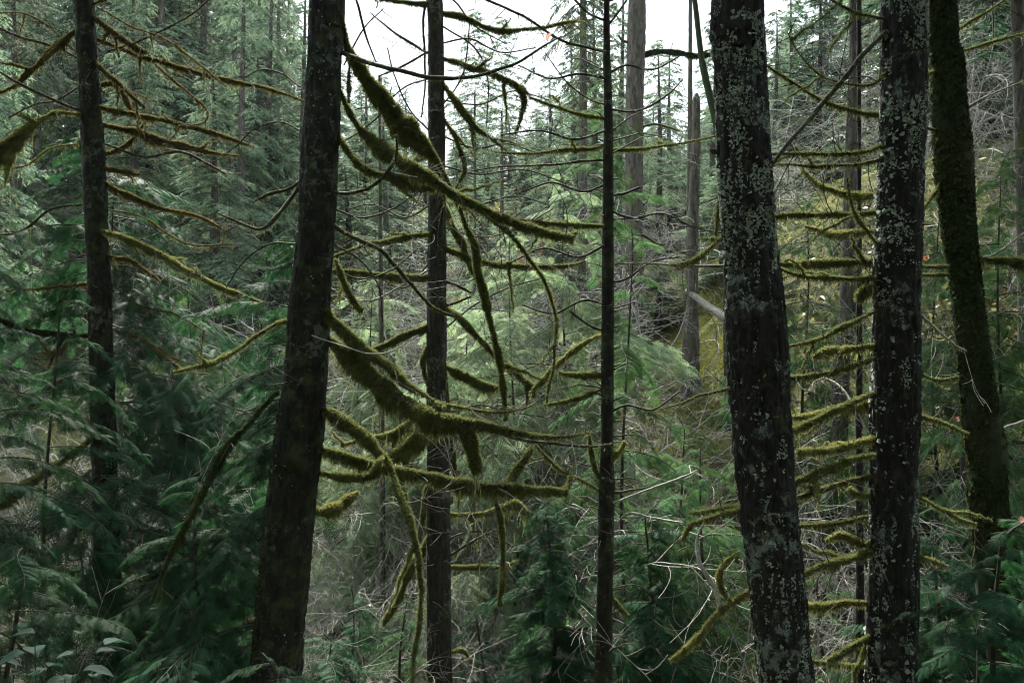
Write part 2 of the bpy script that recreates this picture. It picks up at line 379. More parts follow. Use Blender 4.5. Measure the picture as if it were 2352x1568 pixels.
# ------------------------------------------------------------------ bare twigs
def twig_arc(mb, p, d, L, r, g, droop=.4, curl=.6, lvl=1, kids=(3, 6)):
    n = max(5, int(L/.06)); C = [np.array(p, float)]; dv = nrm(np.array(d, float)); side = g.normal(0, 1, 3)
    for i in range(n):
        dv = nrm(dv+np.array([0, 0, -droop/n])+side*curl/n+g.normal(0, .05, 3)); C.append(C[-1]+dv*L/n)
    C = np.array(C); tube(mb, C, np.linspace(r, max(.0016, r*.35), n+1), 4 if r > .004 else 3, False)
    if lvl > 0:
        for k in range(g.integers(*kids)):
            i = g.integers(max(1, n//5), n); dd = nrm(C[min(i+1, n)]-C[i-1]); s = nrm(np.cross(dd, g.normal(0, 1, 3)))
            twig_arc(mb, C[i], dd*.8+s*g.uniform(.6, 1.1), L*g.uniform(.25, .55), max(.0022, r*.55), g, droop*.8, curl, lvl-1, kids)
    return C
def bare_shrub(label, px, d, H=2.2, n=8, group=None, spread=.5, r=.011, m='shrub_twig', leaves=0, yb=None):
    b = P(px, CY, d); b[2] = gz(b[0], b[1])-.05; t = thing('bare_shrub', label, 'shrub', b, group)
    g = np.random.default_rng(int(abs(px)*3+d*7)); mb = MB(); pts = []
    for k in range(n):
        C = twig_arc(mb, g.normal(0, .06, 3)*[1, 1, 0], [g.normal(0, spread), g.normal(0, spread), 1], H*g.uniform(.6, 1.1), r*g.uniform(.6, 1.1), g, .35, .7, 3 if k < n*.6 else 2, (4, 8)); pts.append(C)
    mb.build('twigs', M[m], t)
    if leaves:
        A = np.concatenate(pts); i = g.integers(0, len(A), leaves); p = A[i]+g.normal(0, .12, (leaves, 3)); lm = MB()
        d = nrm(g.normal(0, 1, (leaves, 3))+[0, 0, -.3])*g.uniform(.03, .07, (leaves, 1)); ww = nrm(np.cross(d, g.normal(0, 1, (leaves, 3))))*.018
        V = np.stack([p, p+d*.5-ww, p+d, p+d*.5+ww], 1).reshape(-1, 3); lm.add(V, Q=np.arange(len(V)).reshape(-1, 4)); lm.build('leaves', M['litter'], t)
    return t
# ------------------------------------------------------------------ trunks and mossy branches
def trunk_path(prof, d, base_drop=.2, top=9.0, lean_y=0):
    A = np.array([[*P((a+b)/2, y, d), (b-a)/2/F*d] for y, a, b in prof])     # top to bottom
    A = A[::-1]
    zb = gz(A[0, 0], d)-base_drop
    s = (A[2]-A[0])/(A[2, 2]-A[0, 2]); low = A[0]+s*(zb-A[0, 2])*.8; low[2] = zb; low[3] = A[0, 3]*1.35
    midl = A[0]+(low-A[0])*.6; midl[3] = A[0, 3]*1.08
    s = (A[-1]-A[-3])/(A[-1, 2]-A[-3, 2]); s = s*np.array([.6, 1, 1, 1])
    up = A[-1]+s*(top-A[-1, 2]); up[2] = top; up[3] = max(A[-1, 3]*.45, .02)
    mu = (A[-1]+up)/2; mu[3] = A[-1, 3]*.8
    return np.vstack([low, midl, A, mu, up])
def big_trunk(t, path, off, m, seg=72, step=.018, ridge=.06, lump=.08, fis=1.3, seed=1):
    Q = resample(path, step); C = Q[:, :3]; r = Q[:, 3]; T, N, B = frames(C); a = np.arange(seg)/seg*2*math.pi
    D = N[:, None]*np.cos(a)[None, :, None]+B[:, None]*np.sin(a)[None, :, None]
    X = C[:, None]+D*r[:, None, None]
    gk = np.random.default_rng(seed); kn = np.zeros(X.shape[:2])
    for _ in range(26):                                   # knots and old branch collars
        i = gk.integers(10, len(C)-10); kk = gk.integers(seg); dz = (np.arange(len(C))-i)[:, None]*step; da = (np.abs(np.arange(seg)-kk)); da = np.minimum(da, seg-da)[None]/seg*6.28*r[i]
        s_ = gk.uniform(.025, .07); kn += gk.uniform(.12, .3)*np.exp(-(dz/s_)**2-(da/s_)**2)
    n1 = fbm(X*np.array([3, 3, 1.6]), 3, seed); n2 = fbm(X*np.array([24, 24, 4.5]), 3, seed+9); n3 = fbm(X*np.array([55, 55, 40]), 2, seed+17)
    rr = r[:, None]*(1+lump*n1+.5*kn)+r.mean()*ridge*(np.abs(n2)*-2+.6)*fis+r.mean()*ridge*.4*n3
    V = (C[:, None]+D*rr[..., None]).reshape(-1, 3); n = len(C); i = np.arange(n-1)[:, None]*seg; j = np.arange(seg)[None]; k = (j+1) % seg
    mb = MB(); mb.add(V, np.stack([i+j, i+k, i+seg+k, i+seg+j], -1).reshape(-1, 4)); o = mb.build('trunk', M[m], t, off)
    return o, C, r, (T, N, B)
def flakes(t, C, r, off, n, m, size=(.008, .03), name='lichen', zr=None, bias=None, up=0, th=.1, sc=6):
    """foliose lichen or moss tufts: small curled blades standing off the bark in patches"""
    g = np.random.default_rng(n); T, N, B = frames(C)
    ok = np.arange(len(C)) if zr is None else np.where((C[:, 2] > zr[0]) & (C[:, 2] < zr[1]))[0]
    i = g.choice(ok, n); a = g.uniform(0, 2*math.pi, n)
    D = N[i]*np.cos(a)[:, None]+B[i]*np.sin(a)[:, None]; p = C[i]+D*(r[i]*1.0)[:, None]+T[i]*g.uniform(-.02, .02, (n, 1))
    keep = (.8*fbm(p*sc*.4, 2, 76)+.8*fbm(p*sc*1.2, 2, 77)+.5*fbm(p*sc*4, 2, 78)) > th
    if bias is not None: keep &= (D@np.asarray(bias, float)+g.normal(0, .3, n)) > 0
    p, D, Tn = p[keep], D[keep], T[i][keep]; n = len(p)
    L = g.uniform(*size, n)[:, None]; tang = nrm(g.normal(0, 1, (n, 3))+Tn*up); tang = nrm(tang-D*np.sum(tang*D, 1, keepdims=True))
    wv = np.cross(D, tang)*L*.5; lift = D*g.uniform(.15, .7, (n, 1))*L
    V = np.stack([p-D*.004-wv*.3, p-D*.004+wv*.3, p+tang*L*.5+lift*.4+wv, p+tang*L+lift+wv*.2, p+tang*L*.6+lift*.8-wv], 1)
    mb = MB(); b = np.arange(n)[:, None]*5
    mb.add(V.reshape(-1, 3), np.concatenate([b+0, b+1, b+2, b+4], 1), np.concatenate([b+2, b+3, b+4], 1)); return tag(mb.build(name, M[m], t, off, False), kind='stuff')
DOWN = np.array([0, 0, -1.])
def moss_fur(mb, C, R_, g, dens=1., hang=1., fine=1., inner=.78):
    """C centre line, R_ half thickness of the moss sleeve: a lumpy sleeve, short fuzz on top, strands hanging below"""
    L = np.linalg.norm(np.diff(C, axis=0), axis=1).sum(); T, N, B = frames(C)
    wob = np.clip(1+.95*fbm(C*9, 3, int(g.integers(99)))+.25*fbm(C*25, 2, 8), .35, 2)
    rr = R_*inner*wob
    tube(mb, C, np.maximum(rr, .002), 10, True, .25, 22, int(g.integers(99)))
    area = 2*math.pi*R_.mean()*L; n = int(min(40000, 60+area*34000*dens)); 
    cdf = np.cumsum(R_); cdf = cdf/cdf[-1]; i = np.minimum(np.searchsorted(cdf, g.random(n)), len(C)-1); a = g.uniform(0, 2*math.pi, n)
    D = N[i]*np.cos(a)[:, None]+B[i]*np.sin(a)[:, None]; j = np.clip(i+1, 0, len(C)-1); cc = C[i]+(C[j]-C[i])*g.random((n, 1))
    p = cc+D*(rr[i]*.9)[:, None]; down = np.clip(-D[:, 2], 0, 1)[:, None]
    Rn = R_[i][:, None]; clump = np.clip(.5+1.1*fbm(cc*8, 2, 3)[:, None], 0, 1.6)
    ln = .015*fine+Rn*.32*g.uniform(.3, 1, (n, 1))+down**1.2*Rn*hang*g.uniform(.1, 1., (n, 1))*(.25+1.9*clump)
    d = nrm(D*(1-.55*down)+DOWN*(.25+1.2*down)*min(1, hang+.3)+T[i]*g.normal(0, .35, (n, 1))+g.normal(0, .28, (n, 3)))*ln
    wv = nrm(np.cross(d, g.normal(0, 1, (n, 3))))*(.0012+.001*g.random((n, 1)))*(1+Rn*12)
    tris(mb, p, d, wv)
    # tufts and ragged beards, in clumps with gaps between
    m = int(L*70*dens)
    if m > 0:
        i = np.minimum(np.searchsorted(cdf, g.random(m)), len(C)-1); ok = fbm(C[i]*13, 2, 21) > -.12; i = i[ok]; m = len(i)
        a = g.uniform(0, 2*math.pi, m); D = N[i]*np.cos(a)[:, None]+B[i]*np.sin(a)[:, None]; dn = np.clip(-D[:, 2], 0, 1)[:, None]
        amp = np.clip(.4+1.8*fbm(C[i]*5, 2, 22), .15, 2)[:, None]
        ll = .014+R_[i][:, None]*(.45+dn*hang*amp*g.exponential(1.25, (m, 1)))
        for q in range(4):
            p = C[i]+D*(rr[i]*.85)[:, None]+g.normal(0, .005, (m, 3)); d = nrm(D*(1-.8*dn)+DOWN*(.2+1.6*dn)+g.normal(0, .25, (m, 3)))*ll*g.uniform(.5, 1.1, (m, 1))
            tris(mb, p, d, nrm(np.cross(d, g.normal(0, 1, (m, 3))))*g.uniform(.0025, .0055, (m, 1)))
    # long wisps
    m = int(L*60*hang*(1+R_.mean()*14))
    if m > 0:
        i = np.minimum(np.searchsorted(cdf, g.random(m)), len(C)-1); q = C[i]+DOWN*(rr[i]*.6)[:, None]+N[i]*(rr[i]*g.uniform(-.6, .6, m))[:, None]
        ll = ((.02+R_[i]*g.exponential(1.1, m)*hang)*np.clip(.5+1.6*fbm(q*6, 2, 5), .1, 2))[:, None]
        for s in range(3):
            d = (DOWN+g.normal(0, .14, (m, 3)))*ll*(.7-.15*s); tris(mb, q+g.normal(0, .003, (m, 3)), d, nrm(np.cross(d, g.normal(0, 1, (m, 3))))*.0022); q = q+d*.75
def add_branch(t, off, d0, spec, moss=1., hang=1., dd=None, bark='branch', mm='moss', twigs=1., g=None, seed=0, name='branch', dstart=0.):
    g = np.random.default_rng(seed*17+len(spec)); A = np.array([[float(q) for q in s.split(',')] for s in spec.split()])
    s = np.concatenate([[0], np.cumsum(np.linalg.norm(np.diff(A[:, :2], axis=0), axis=1))]); ln = s[-1]/F*d0; s = s/s[-1]
    if dd is None: dd = g.uniform(-.45, .45)*ln
    dep = d0+dstart+dd*s**.8+.04*ln*np.sin(s*9+seed)
    pts = np.array([[*P(x, y, e), r/F*e] for (x, y, r), e in zip(A, dep)])
    Q = resample(pts, .022); C = Q[:, :3]; r = np.maximum(Q[:, 3], .0015)*(1.4 if moss <= .05 else 1)
    C = C+.2*np.minimum(r, .02)[:, None]*np.stack([fbm(C*7, 2, 1+k) for k in range(3)], 1)*2.5
    L = np.linalg.norm(np.diff(C, axis=0), axis=1).sum(); u = np.linspace(0, 1, len(C))
    rb = r*(.98 if moss < .35 else .42+.2*(r < .012)) ; rb = np.minimum(rb, .045*(1-.6*u)+.004)
    mb = MB(); tube(mb, C, rb, 8, True, .25, 30, seed)
    nt_ = int(L*7*twigs*g.uniform(.7, 1.3))
    for k in range(nt_):
        i = g.integers(len(C)//8, len(C)-1); T_ = nrm(C[i+1]-C[i]); sd = nrm(np.cross(T_, g.normal(0, 1, 3)))
        ll = g.uniform(.08, .65)*(1 if L > .8 else .6); twig_arc(mb, C[i], T_*.6+sd, ll, g.uniform(.0016, .0042), g, g.uniform(-.2, 1.0), .9, 1 if ll > .2 else 0, (1, 4))
    o = mb.build(name, M[bark], t, off)
    if moss > 0:
        m2 = MB(); moss_fur(m2, C, r, g, moss, hang, inner=.52 if moss >= .35 else .6)
        if moss >= .4:
            for k in range(int(L*1.6*g.uniform(.5, 1.3)*twigs)):                   # stubby mossy side shoots
                i = g.integers(len(C)//6, len(C)-1); T_ = nrm(C[i+1]-C[i]); sd = nrm(np.cross(T_, g.normal(0, 1, 3))); Ls = g.uniform(.08, .38)
                q = np.linspace(0, 1, 9)[:, None]; dd_ = nrm(T_*g.uniform(.3, 1)+sd+DOWN*g.uniform(-.3, .6))
                Cs = C[i]+dd_*Ls*q+DOWN*Ls*g.uniform(-.1, .5)*q**2+g.normal(0, .006, (9, 3))
                moss_fur(m2, resample(Cs, .02), np.linspace(max(.008, r[i]*.6), .004, len(resample(Cs, .02))), g, moss, hang*.9)
        m2.build('moss', M[mm], o, off, False)
    return C, r
# ================================================================== the setting
def terrain():
    nx, ny = 260, 300
    xs = np.sign(np.linspace(-1, 1, nx))*np.abs(np.linspace(-1, 1, nx))**1.8*170; ys = np.concatenate([np.linspace(-40, 0, 40), np.linspace(0, 1, ny-40)[1:]**1.8*165])
    X, Y = np.meshgrid(xs, ys); Z = gz(X, Y); ny = len(ys)
    i = np.arange(ny-1)[:, None]*nx; j = np.arange(nx-1)[None]
    m, t = mat('forest floor'); co = coords(t)
    n1 = noise(t, co, .55, 4, .6, .3); n2 = noise(t, co, 14, 6, .7); n3 = noise(t, co, 3, 4, .6)
    c = mixc(t, ramp(t, n3, [(.35, 0), (.65, 1)]), (.035, .028, .016), (.07, .075, .022))
    c = mixc(t, ramp(t, n1, [(.40, 0), (.56, 1)]), c, mixc(t, ramp(t, n2, [(.3, 0), (.7, 1)]), (.055, .06, .018), (.16, .155, .04)))
    finish(t, c, .95, n2, 1, .08, .1)
    mb = MB(); mb.add(np.stack([X, Y, Z], -1).reshape(-1, 3), np.stack([i+j, i+j+1, i+nx+j+1, i+nx+j], -1).reshape(-1, 4))
    tag(mb.build('ground', m), kind='structure')
terrain()
# moss and low plants growing over the ground (uncountable)
def ground_cover():
    g = np.random.default_rng(5)
    n = 150000; y = 3+g.random(n)**1.5*60; x = g.uniform(-.62, .62, n)*(y+3); z = gz(x, y); p = np.stack([x, y, z], 1)
    keep = fbm(p*[.5, .5, .5], 2, 31) > -.25; p = p[keep]; n = len(p)
    k = (1+y[keep]*.05)[:, None]
    d = nrm(g.normal(0, .8, (n, 3))+[0, 0, .7])*g.uniform(.05, .16, (n, 1))*k; ww = nrm(np.cross(d, g.normal(0, 1, (n, 3))))*.02*k
    V = np.stack([p, p+d*.5-ww, p+d*np.array([1, 1, .7]), p+d*.5+ww], 1).reshape(-1, 3)
    mb = MB(); mb.add(V, np.arange(len(V)).reshape(-1, 4)); tag(mb.build('undergrowth', M['litter'], None, None, False), 'low leafy plants covering the forest floor', 'undergrowth', kind='stuff')
    n = 160000; y = 13+g.random(n)*13; x = 1+g.random(n)*3.9; z = gz(x, y); p = np.stack([x, y, z], 1); keep = fbm(p*[.8, .8, .8], 3, 33) > -.15; p = p[keep]; n = len(p)
    d = nrm(g.normal(0, .8, (n, 3))+[0, 0, 1])*g.uniform(.03, .09, (n, 1)); mb = MB(); tris(mb, p, d, nrm(np.cross(d, g.normal(0, 1, (n, 3))))*.012)
    tag(mb.build('ground_moss', M['bank'], None, None, False), 'yellow green moss carpeting the slope', 'moss', kind='stuff')
ground_cover()
# ================================================================== the named trees
def crown_over(t, C, off, v='e', H=11, z0=5.5, w_=1.5):  # near trees' unseen crowns are sized and set to shade the foreground
    i = np.argmin(abs(C[:, 2]-z0)); p = C[i]-off
    cr, li, _ = CON.get(v, SPARSE); Mx = Matrix.Translation(p) @ Matrix.Diagonal((w_, w_, H/20, 1))
    o = inst('crown', cr, t, Mx); inst('limbs', li, o, Matrix.Identity(4))
def tree(label, cat, prof, d, bark, group=None, top=13., name='tree_with_trunk', **k):
    path = trunk_path(prof, d, top=top); off = path[0, :3]; t = thing(name, label, cat, off, group)
    o, C, r, fr = big_trunk(t, path, off, bark, **k); return t, off, C, r
def branches(t, off, d, rows, seed=0, dstart=0, **kw):
    for i, row in enumerate(rows):
        k = dict(kw, dstart=dstart); k.update(row[1] if len(row) > 1 else {}); add_branch(t, off, d, row[0], seed=seed+i, **k)
# T2: big dark trunk left of centre
t2, o2, C2, r2 = tree('big dark trunk left of centre, thick moss-hung limbs on its right side', 'tree',
    [(-60, 716, 793), (0, 712, 790), (350, 695, 775), (523, 684, 766), (620, 674, 758), (700, 665, 755), (850, 657, 750), (1046, 627, 735), (1300, 598, 712), (1568, 576, 690), (1650, 572, 686)],
    7.0, 'bark_dark', name='conifer_tree', seed=2, ridge=.10, lump=.09)
flakes(t2, C2, r2, o2, 26000, 'moss_dark', (.006, .022), 'moss', (-3.2, .3), (-.55, .3, 0), 0, -.15)
flakes(t2, C2, r2, o2, 2600, 'hang', (.005, .014), 'lichen', (-2.5, 3), (.1, -1, 0), 0, .22, 9)
branches(t2, o2, 7.0, [
 ("782,30,5 790,75,8 800,115,15 827,160,20 857,200,26 891,240,30 927,290,32 964,320,24 984,345,15 1004,373,9 1027,413,6 1051,467,6 1071,520,7 1091,573,11 1097,623,14 1111,673,13 1124,723,9 1137,783,8 1147,823,10 1152,873,10 1159,923,8 1161,965,6", dict(hang=.85, dd=.5)),
 ("776,205,6 786,222,7 804,260,9 827,293,13 861,327,17 894,353,17 934,377,16 971,397,16 1011,423,15 1051,450,13 1084,467,11 1117,483,11 1167,507,11 1201,520,11 1251,533,10 1284,541,9 1316,548,7", dict(dd=-.4)),
 ("772,300,6 784,320,8 804,353,10 827,380,10 851,397,9 877,403,8 917,413,11 957,423,12 997,430,10", dict(dd=-.2)),
 ("776,118,5 817,133,5 867,150,5 917,163,5 967,175,5 1017,180,5 1051,180,4 1101,173,4 1151,158,4 1184,147,3.5 1217,127,3 1251,105,2.5 1291,83,1.5", dict(moss=.15, hang=.4, dd=-.6, twigs=.4)),
 ("760,440,5 784,443,4 817,440,4 851,430,4 884,403,4 907,367,4 912,333,3 909,310,2", dict(moss=.12, hang=.5, dd=-.5)),
 ("760,514,5 784,530,5 827,551,5 874,573,5 901,603,5 927,633,4 951,660,4 971,683,4 991,703,4 1017,718,4 1041,725,3", dict(moss=.2, hang=.6, dd=.9)),
 ("742,705,14 762,732,14 784,753,14 817,786,14 851,813,13 891,840,13 924,870,12 944,886,8 971,903,5 1001,923,4 1021,928,4 1067,938,4 1117,946,4 1167,945,3 1211,935,2 1231,926,1.5", dict(dd=-.5)),
 ("738,768,14 760,782,16 784,803,20 817,833,22 851,863,25 884,896,26 917,916,26 951,936,27 984,956,27 1017,965,24 1051,968,18 1101,973,13 1134,980,11 1184,990,9 1234,1000,7 1284,1003,4 1317,1000,3 1351,993,2", dict(hang=1.3, dd=-.7)),
 ("1114,976,4 1134,983,4 1167,1000,4 1217,1011,4 1284,1020,3 1351,1025,3 1384,1023,2 1417,1015,1", dict(moss=.1, hang=.3, dstart=-.45, dd=-.2, twigs=.4)),
 ("1050,968,10 1067,980,18 1080,1010,22 1087,1050,20 1097,1085,13", dict(hang=1.3, dstart=-.5, dd=0, mm='moss')),
 ("722,1025,11 750,1035,11 784,1046,12 817,1056,15 867,1070,15 917,1080,13 967,1090,13 1017,1100,13 1067,1108,14 1117,1118,15 1167,1119,15 1217,1123,10 1267,1126,10 1301,1128,7", dict(hang=1.4, dd=.3)),
 ("1160,1116,11 1181,1086,12 1197,1066,12 1212,1046,10 1222,1030,6", dict(dstart=.25, dd=.2)),
 ("1290,1128,7 1305,1115,7 1312,1095,5", dict(dstart=.28, dd=.1)),
 ("728,928,12 742,937,13 760,948,15 784,966,17 811,983,16 841,1006,16 864,1033,13 881,1046,11 901,1086,9 914,1123,8 927,1156,8 941,1196,8 951,1233,8 961,1280,8 964,1329,8 967,1379,7 966,1429,7 957,1479,7 951,1513,6 947,1566,5", dict(dd=-.9, mm='moss')),
 ("720,1085,8 760,1090,10 800,1094,12 840,1093,10 870,1085,7", dict(hang=1.3)),
 ("708,1165,12 730,1172,15 750,1170,16 784,1158,14 803,1143,11 822,1130,5", dict(dd=.4, mm='moss_gold')),
 ("1100,478,4 1140,515,5 1167,533,8 1191,563,8 1224,606,7 1251,646,6 1264,683,6 1274,723,5 1277,756,5 1274,806,5 1270,850,5 1261,890,5 1256,923,3", dict(dstart=-.3, dd=.2, moss=.6, hang=.5)),
 ("670,738,7 640,742,6 610,760,7 580,778,7 555,800,6 520,818,9 480,835,9 440,845,7 400,855,3", dict(moss=.5, hang=.5, dd=-.5)),
 ("640,900,6 610,925,7 585,955,8 560,985,9 540,1005,11 505,1050,14 470,1120,12 430,1200,9 395,1270,7 350,1380,4", dict(moss=.6, hang=.8, dd=-.8, mm='moss_dark')),
 ("692,415,4 663,433,4 617,447,4 587,460,3", dict(moss=.1)),
 ("692,420,5 664,460,5 634,500,5 600,525,4 560,515,3 500,490,2", dict(moss=.1, dd=-.3)),
 ("700,425,3 720,440,2.5 700,330,2", dict(moss=0, twigs=0)) if False else ("770,595,4 785,630,7 800,670,9 815,695,9 832,712,6", dict(hang=1.2)),
 ("800,130,2 803,160,3 800,200,5 801,235,3", dict(dstart=-.1, hang=1.)),
 ("668,640,2 690,690,2 720,620,1", dict(moss=0)) if False else ("716,770,1.2 790,795,1.3 850,812,1.4 900,806,1.2 960,770,1", dict(moss=0, bark='twig', dstart=-.25, twigs=.3)),
] + [(s, dict(moss=0, twigs=1.2, dd=.3)) for s in [
 "790,-30,2 817,0,2 834,60,2 847,100,1.6 864,143,1.2", "790,150,1.5 810,110,1.5 840,60,1.2 880,20,1", "780,330,1.6 830,300,1.5 880,255,1.3 900,200,1",
 "770,480,1.6 830,500,1.6 900,480,1.3 960,440,1", "765,560,1.5 830,600,1.4 870,660,1.3 880,740,1", "690,300,1.6 640,280,1.5 580,300,1.3 540,340,1",
 "680,560,1.6 620,560,1.5 560,600,1.3 520,660,1", "690,200,1.5 650,170,1.5 600,160,1.3 560,180,1", "770,620,1.5 830,640,1.4 900,620,1.2 960,570,1"]], 100)
crown_over(t2, C2, o2, 'e', 10, 8.5, 1.0)
# T3: straight trunk in the centre
t3, o3, C3, r3 = tree('straight grey-brown trunk in the centre with mossy limbs leaving both sides', 'tree',
    [(-60, 982, 1015), (0, 983, 1016), (250, 984, 1021), (523, 983, 1024), (800, 981, 1026), (1046, 982, 1031), (1300, 982, 1034), (1568, 981, 1039), (1650, 980, 1041)],
    10.0, 'bark_grey', name='conifer_tree', seed=3, ridge=.11, lump=.07, seg=48)
flakes(t3, C3, r3, o3, 9000, 'moss_dark', (.006, .02), 'moss', (-3.5, 4), (-.4, .2, 0), 0, .1)
branches(t3, o3, 10.0, [
 ("1000,20,6 984,12,7 940,5,7 880,0,4 840,-10,3", dict(hang=.5)),
 ("1005,28,7 1030,33,8 1067,42,9 1101,57,7 1134,68,7 1167,72,6 1201,67,5 1251,63,5 1284,55,4 1330,46,2", dict(hang=.5)),
 ("1008,134,4 1051,143,6 1084,157,7 1117,165,7 1151,177,7 1177,190,8 1197,207,8 1204,233,8 1197,267,6 1184,307,3", dict(hang=.7)),
 ("1012,185,5 1023,200,5 1047,230,9 1067,260,9 1087,287,8 1104,303,6 1130,320,3 1180,360,1", {}),
 ("1012,265,5 1024,280,5 1044,310,6 1057,347,7 1066,377,6 1064,400,5 1047,430,3", {}),
 ("1000,537,6 980,538,6 941,543,7 901,553,7 851,560,5 817,570,4 784,583,4 765,590,3", dict(hang=.8)),
 ("1000,638,7 978,638,8 934,636,10 884,633,9 834,626,7 784,623,7 765,621,5", dict(hang=1.1)),
 ("1010,566,6 1051,580,8 1074,590,8 1107,600,6 1134,606,6 1167,611,6 1217,611,6 1267,611,6 1317,609,5 1337,603,3", dict(hang=1.1)),
 ("1012,838,7 1030,846,9 1051,856,14 1084,870,11 1111,883,11 1144,890,5", dict(hang=1.4)),
 ("1010,455,6 1025,480,6 1038,523,9 1061,556,10 1071,583,8 1085,620,8 1100,650,5", dict(dstart=-.1)),
 ("1012,700,6 1025,708,6 1051,726,9 1077,753,9 1104,780,8 1134,813,7 1161,833,8 1191,860,8 1217,886,9 1226,910,5", dict(hang=.8)),
 ("1020,645,3 1051,655,4 1080,672,2.5", dict(moss=.2)), ("1018,702,3 1045,695,3 1080,682,2.5", dict(moss=.2)),
 ("1015,1178,5 1034,1180,6 1067,1181,7 1117,1179,8 1151,1166,10 1184,1156,12 1207,1176,9 1230,1183,8 1249,1192,4", dict(mm='moss_gold')),
 ("1030,1300,5 1084,1302,7 1134,1301,6 1175,1304,3", dict(hang=.6)),
 ("1120,1110,8 1127,1123,8 1144,1173,9 1151,1206,8 1154,1246,8 1156,1296,8 1151,1346,7 1147,1390,4", dict(dstart=-2.4, dd=.1)),
 ("1000,1215,9 982,1235,9 964,1273,13 947,1296,13 934,1323,13 924,1356,10 911,1386,10 891,1413,9 880,1436,4", dict(mm='moss_gold', hang=.6)),
 ("992,1100,7 980,1126,8 974,1156,9 969,1200,8 963,1240,5", dict(hang=1.2)),
 ("1005,960,12 985,980,18 960,1005,22 935,1025,21 905,1045,15 880,1060,7", dict(mm='moss_gold', hang=.9)),
 ("1000,940,5 970,952,7 945,965,8 924,985,11 895,999,10 857,1005,7 784,1021,4", dict(mm='moss_gold')),
 ("990,780,6 977,805,8 972,830,11 976,860,8 985,885,4", dict(mm='moss')),
 ("995,740,12 980,752,12 940,765,12 900,785,10 860,800,5", dict(hang=.7)),
 ("1000,350,10 980,356,12 962,362,8 950,372,4", dict(mm='moss_gold', hang=.5)),
 ("1010,1290,3 1090,1240,3 1140,1215,1.5", dict(moss=.1)),
 ("1025,1500,4 1060,1490,5 1075,1505,4", dict(hang=1.2)),
 ("1000,610,1.5 880,680,1.6 840,690,1.4 790,690,1", dict(moss=0, bark='twig')),
 ("985,125,2 960,110,3 920,85,3 880,55,2 850,30,1", dict(moss=.1)),
 ("985,118,2 950,138,2.5 910,160,2.5 870,175,1.5", dict(moss=.1)),
 ("1022,830,3 1035,1000,8 1042,1060,10 1045,1110,7", dict(dstart=-.2, hang=1.3)),
] + [(s, dict(moss=0, twigs=1.2, dd=.3)) for s in [
 "990,-20,2 973,40,2 976,143,1.8 976,200,1.5 968,270,1.2", "1010,250,1.5 1060,180,1.5 1075,100,1.3 1078,40,1", "1015,60,1.5 1090,110,1.4 1120,180,1.2 1118,290,1",
 "1010,310,1.5 1090,340,1.5 1160,330,1.3 1230,350,1", "1015,440,1.6 1090,470,1.5 1180,450,1.3 1260,470,1", "1015,520,1.5 1110,545,1.4 1200,520,1.2 1270,480,1",
 "1015,760,1.5 1090,700,1.4 1170,660,1.2 1240,640,1", "990,470,1.5 930,500,1.4 860,470,1.2 800,480,1", "990,600,1.5 930,660,1.4 870,640,1.2 820,650,1", "1020,950,1.5 1100,930,1.4 1180,940,1.2 1260,900,1",
 "1010,-20,1.6 1050,10,1.5 1090,60,1.3 1160,100,1", "1015,100,1.5 1080,90,1.5 1150,120,1.3 1230,110,1", "1015,230,1.5 1100,240,1.4 1180,210,1.3 1260,230,1", "1015,380,1.6 1100,400,1.5 1200,390,1.3 1300,420,1", "990,180,1.5 930,200,1.4 880,240,1.2 820,250,1", "985,400,1.5 930,380,1.4 870,330,1.2 820,320,1", "985,300,1.5 940,250,1.4 905,170,1.2 890,110,1", "1015,1240,1.5 1100,1220,1.4 1200,1260,1.3 1280,1250,1"]], 200, twigs=1.5)
crown_over(t3, C3, o3, 'd', 10, 9, .9)
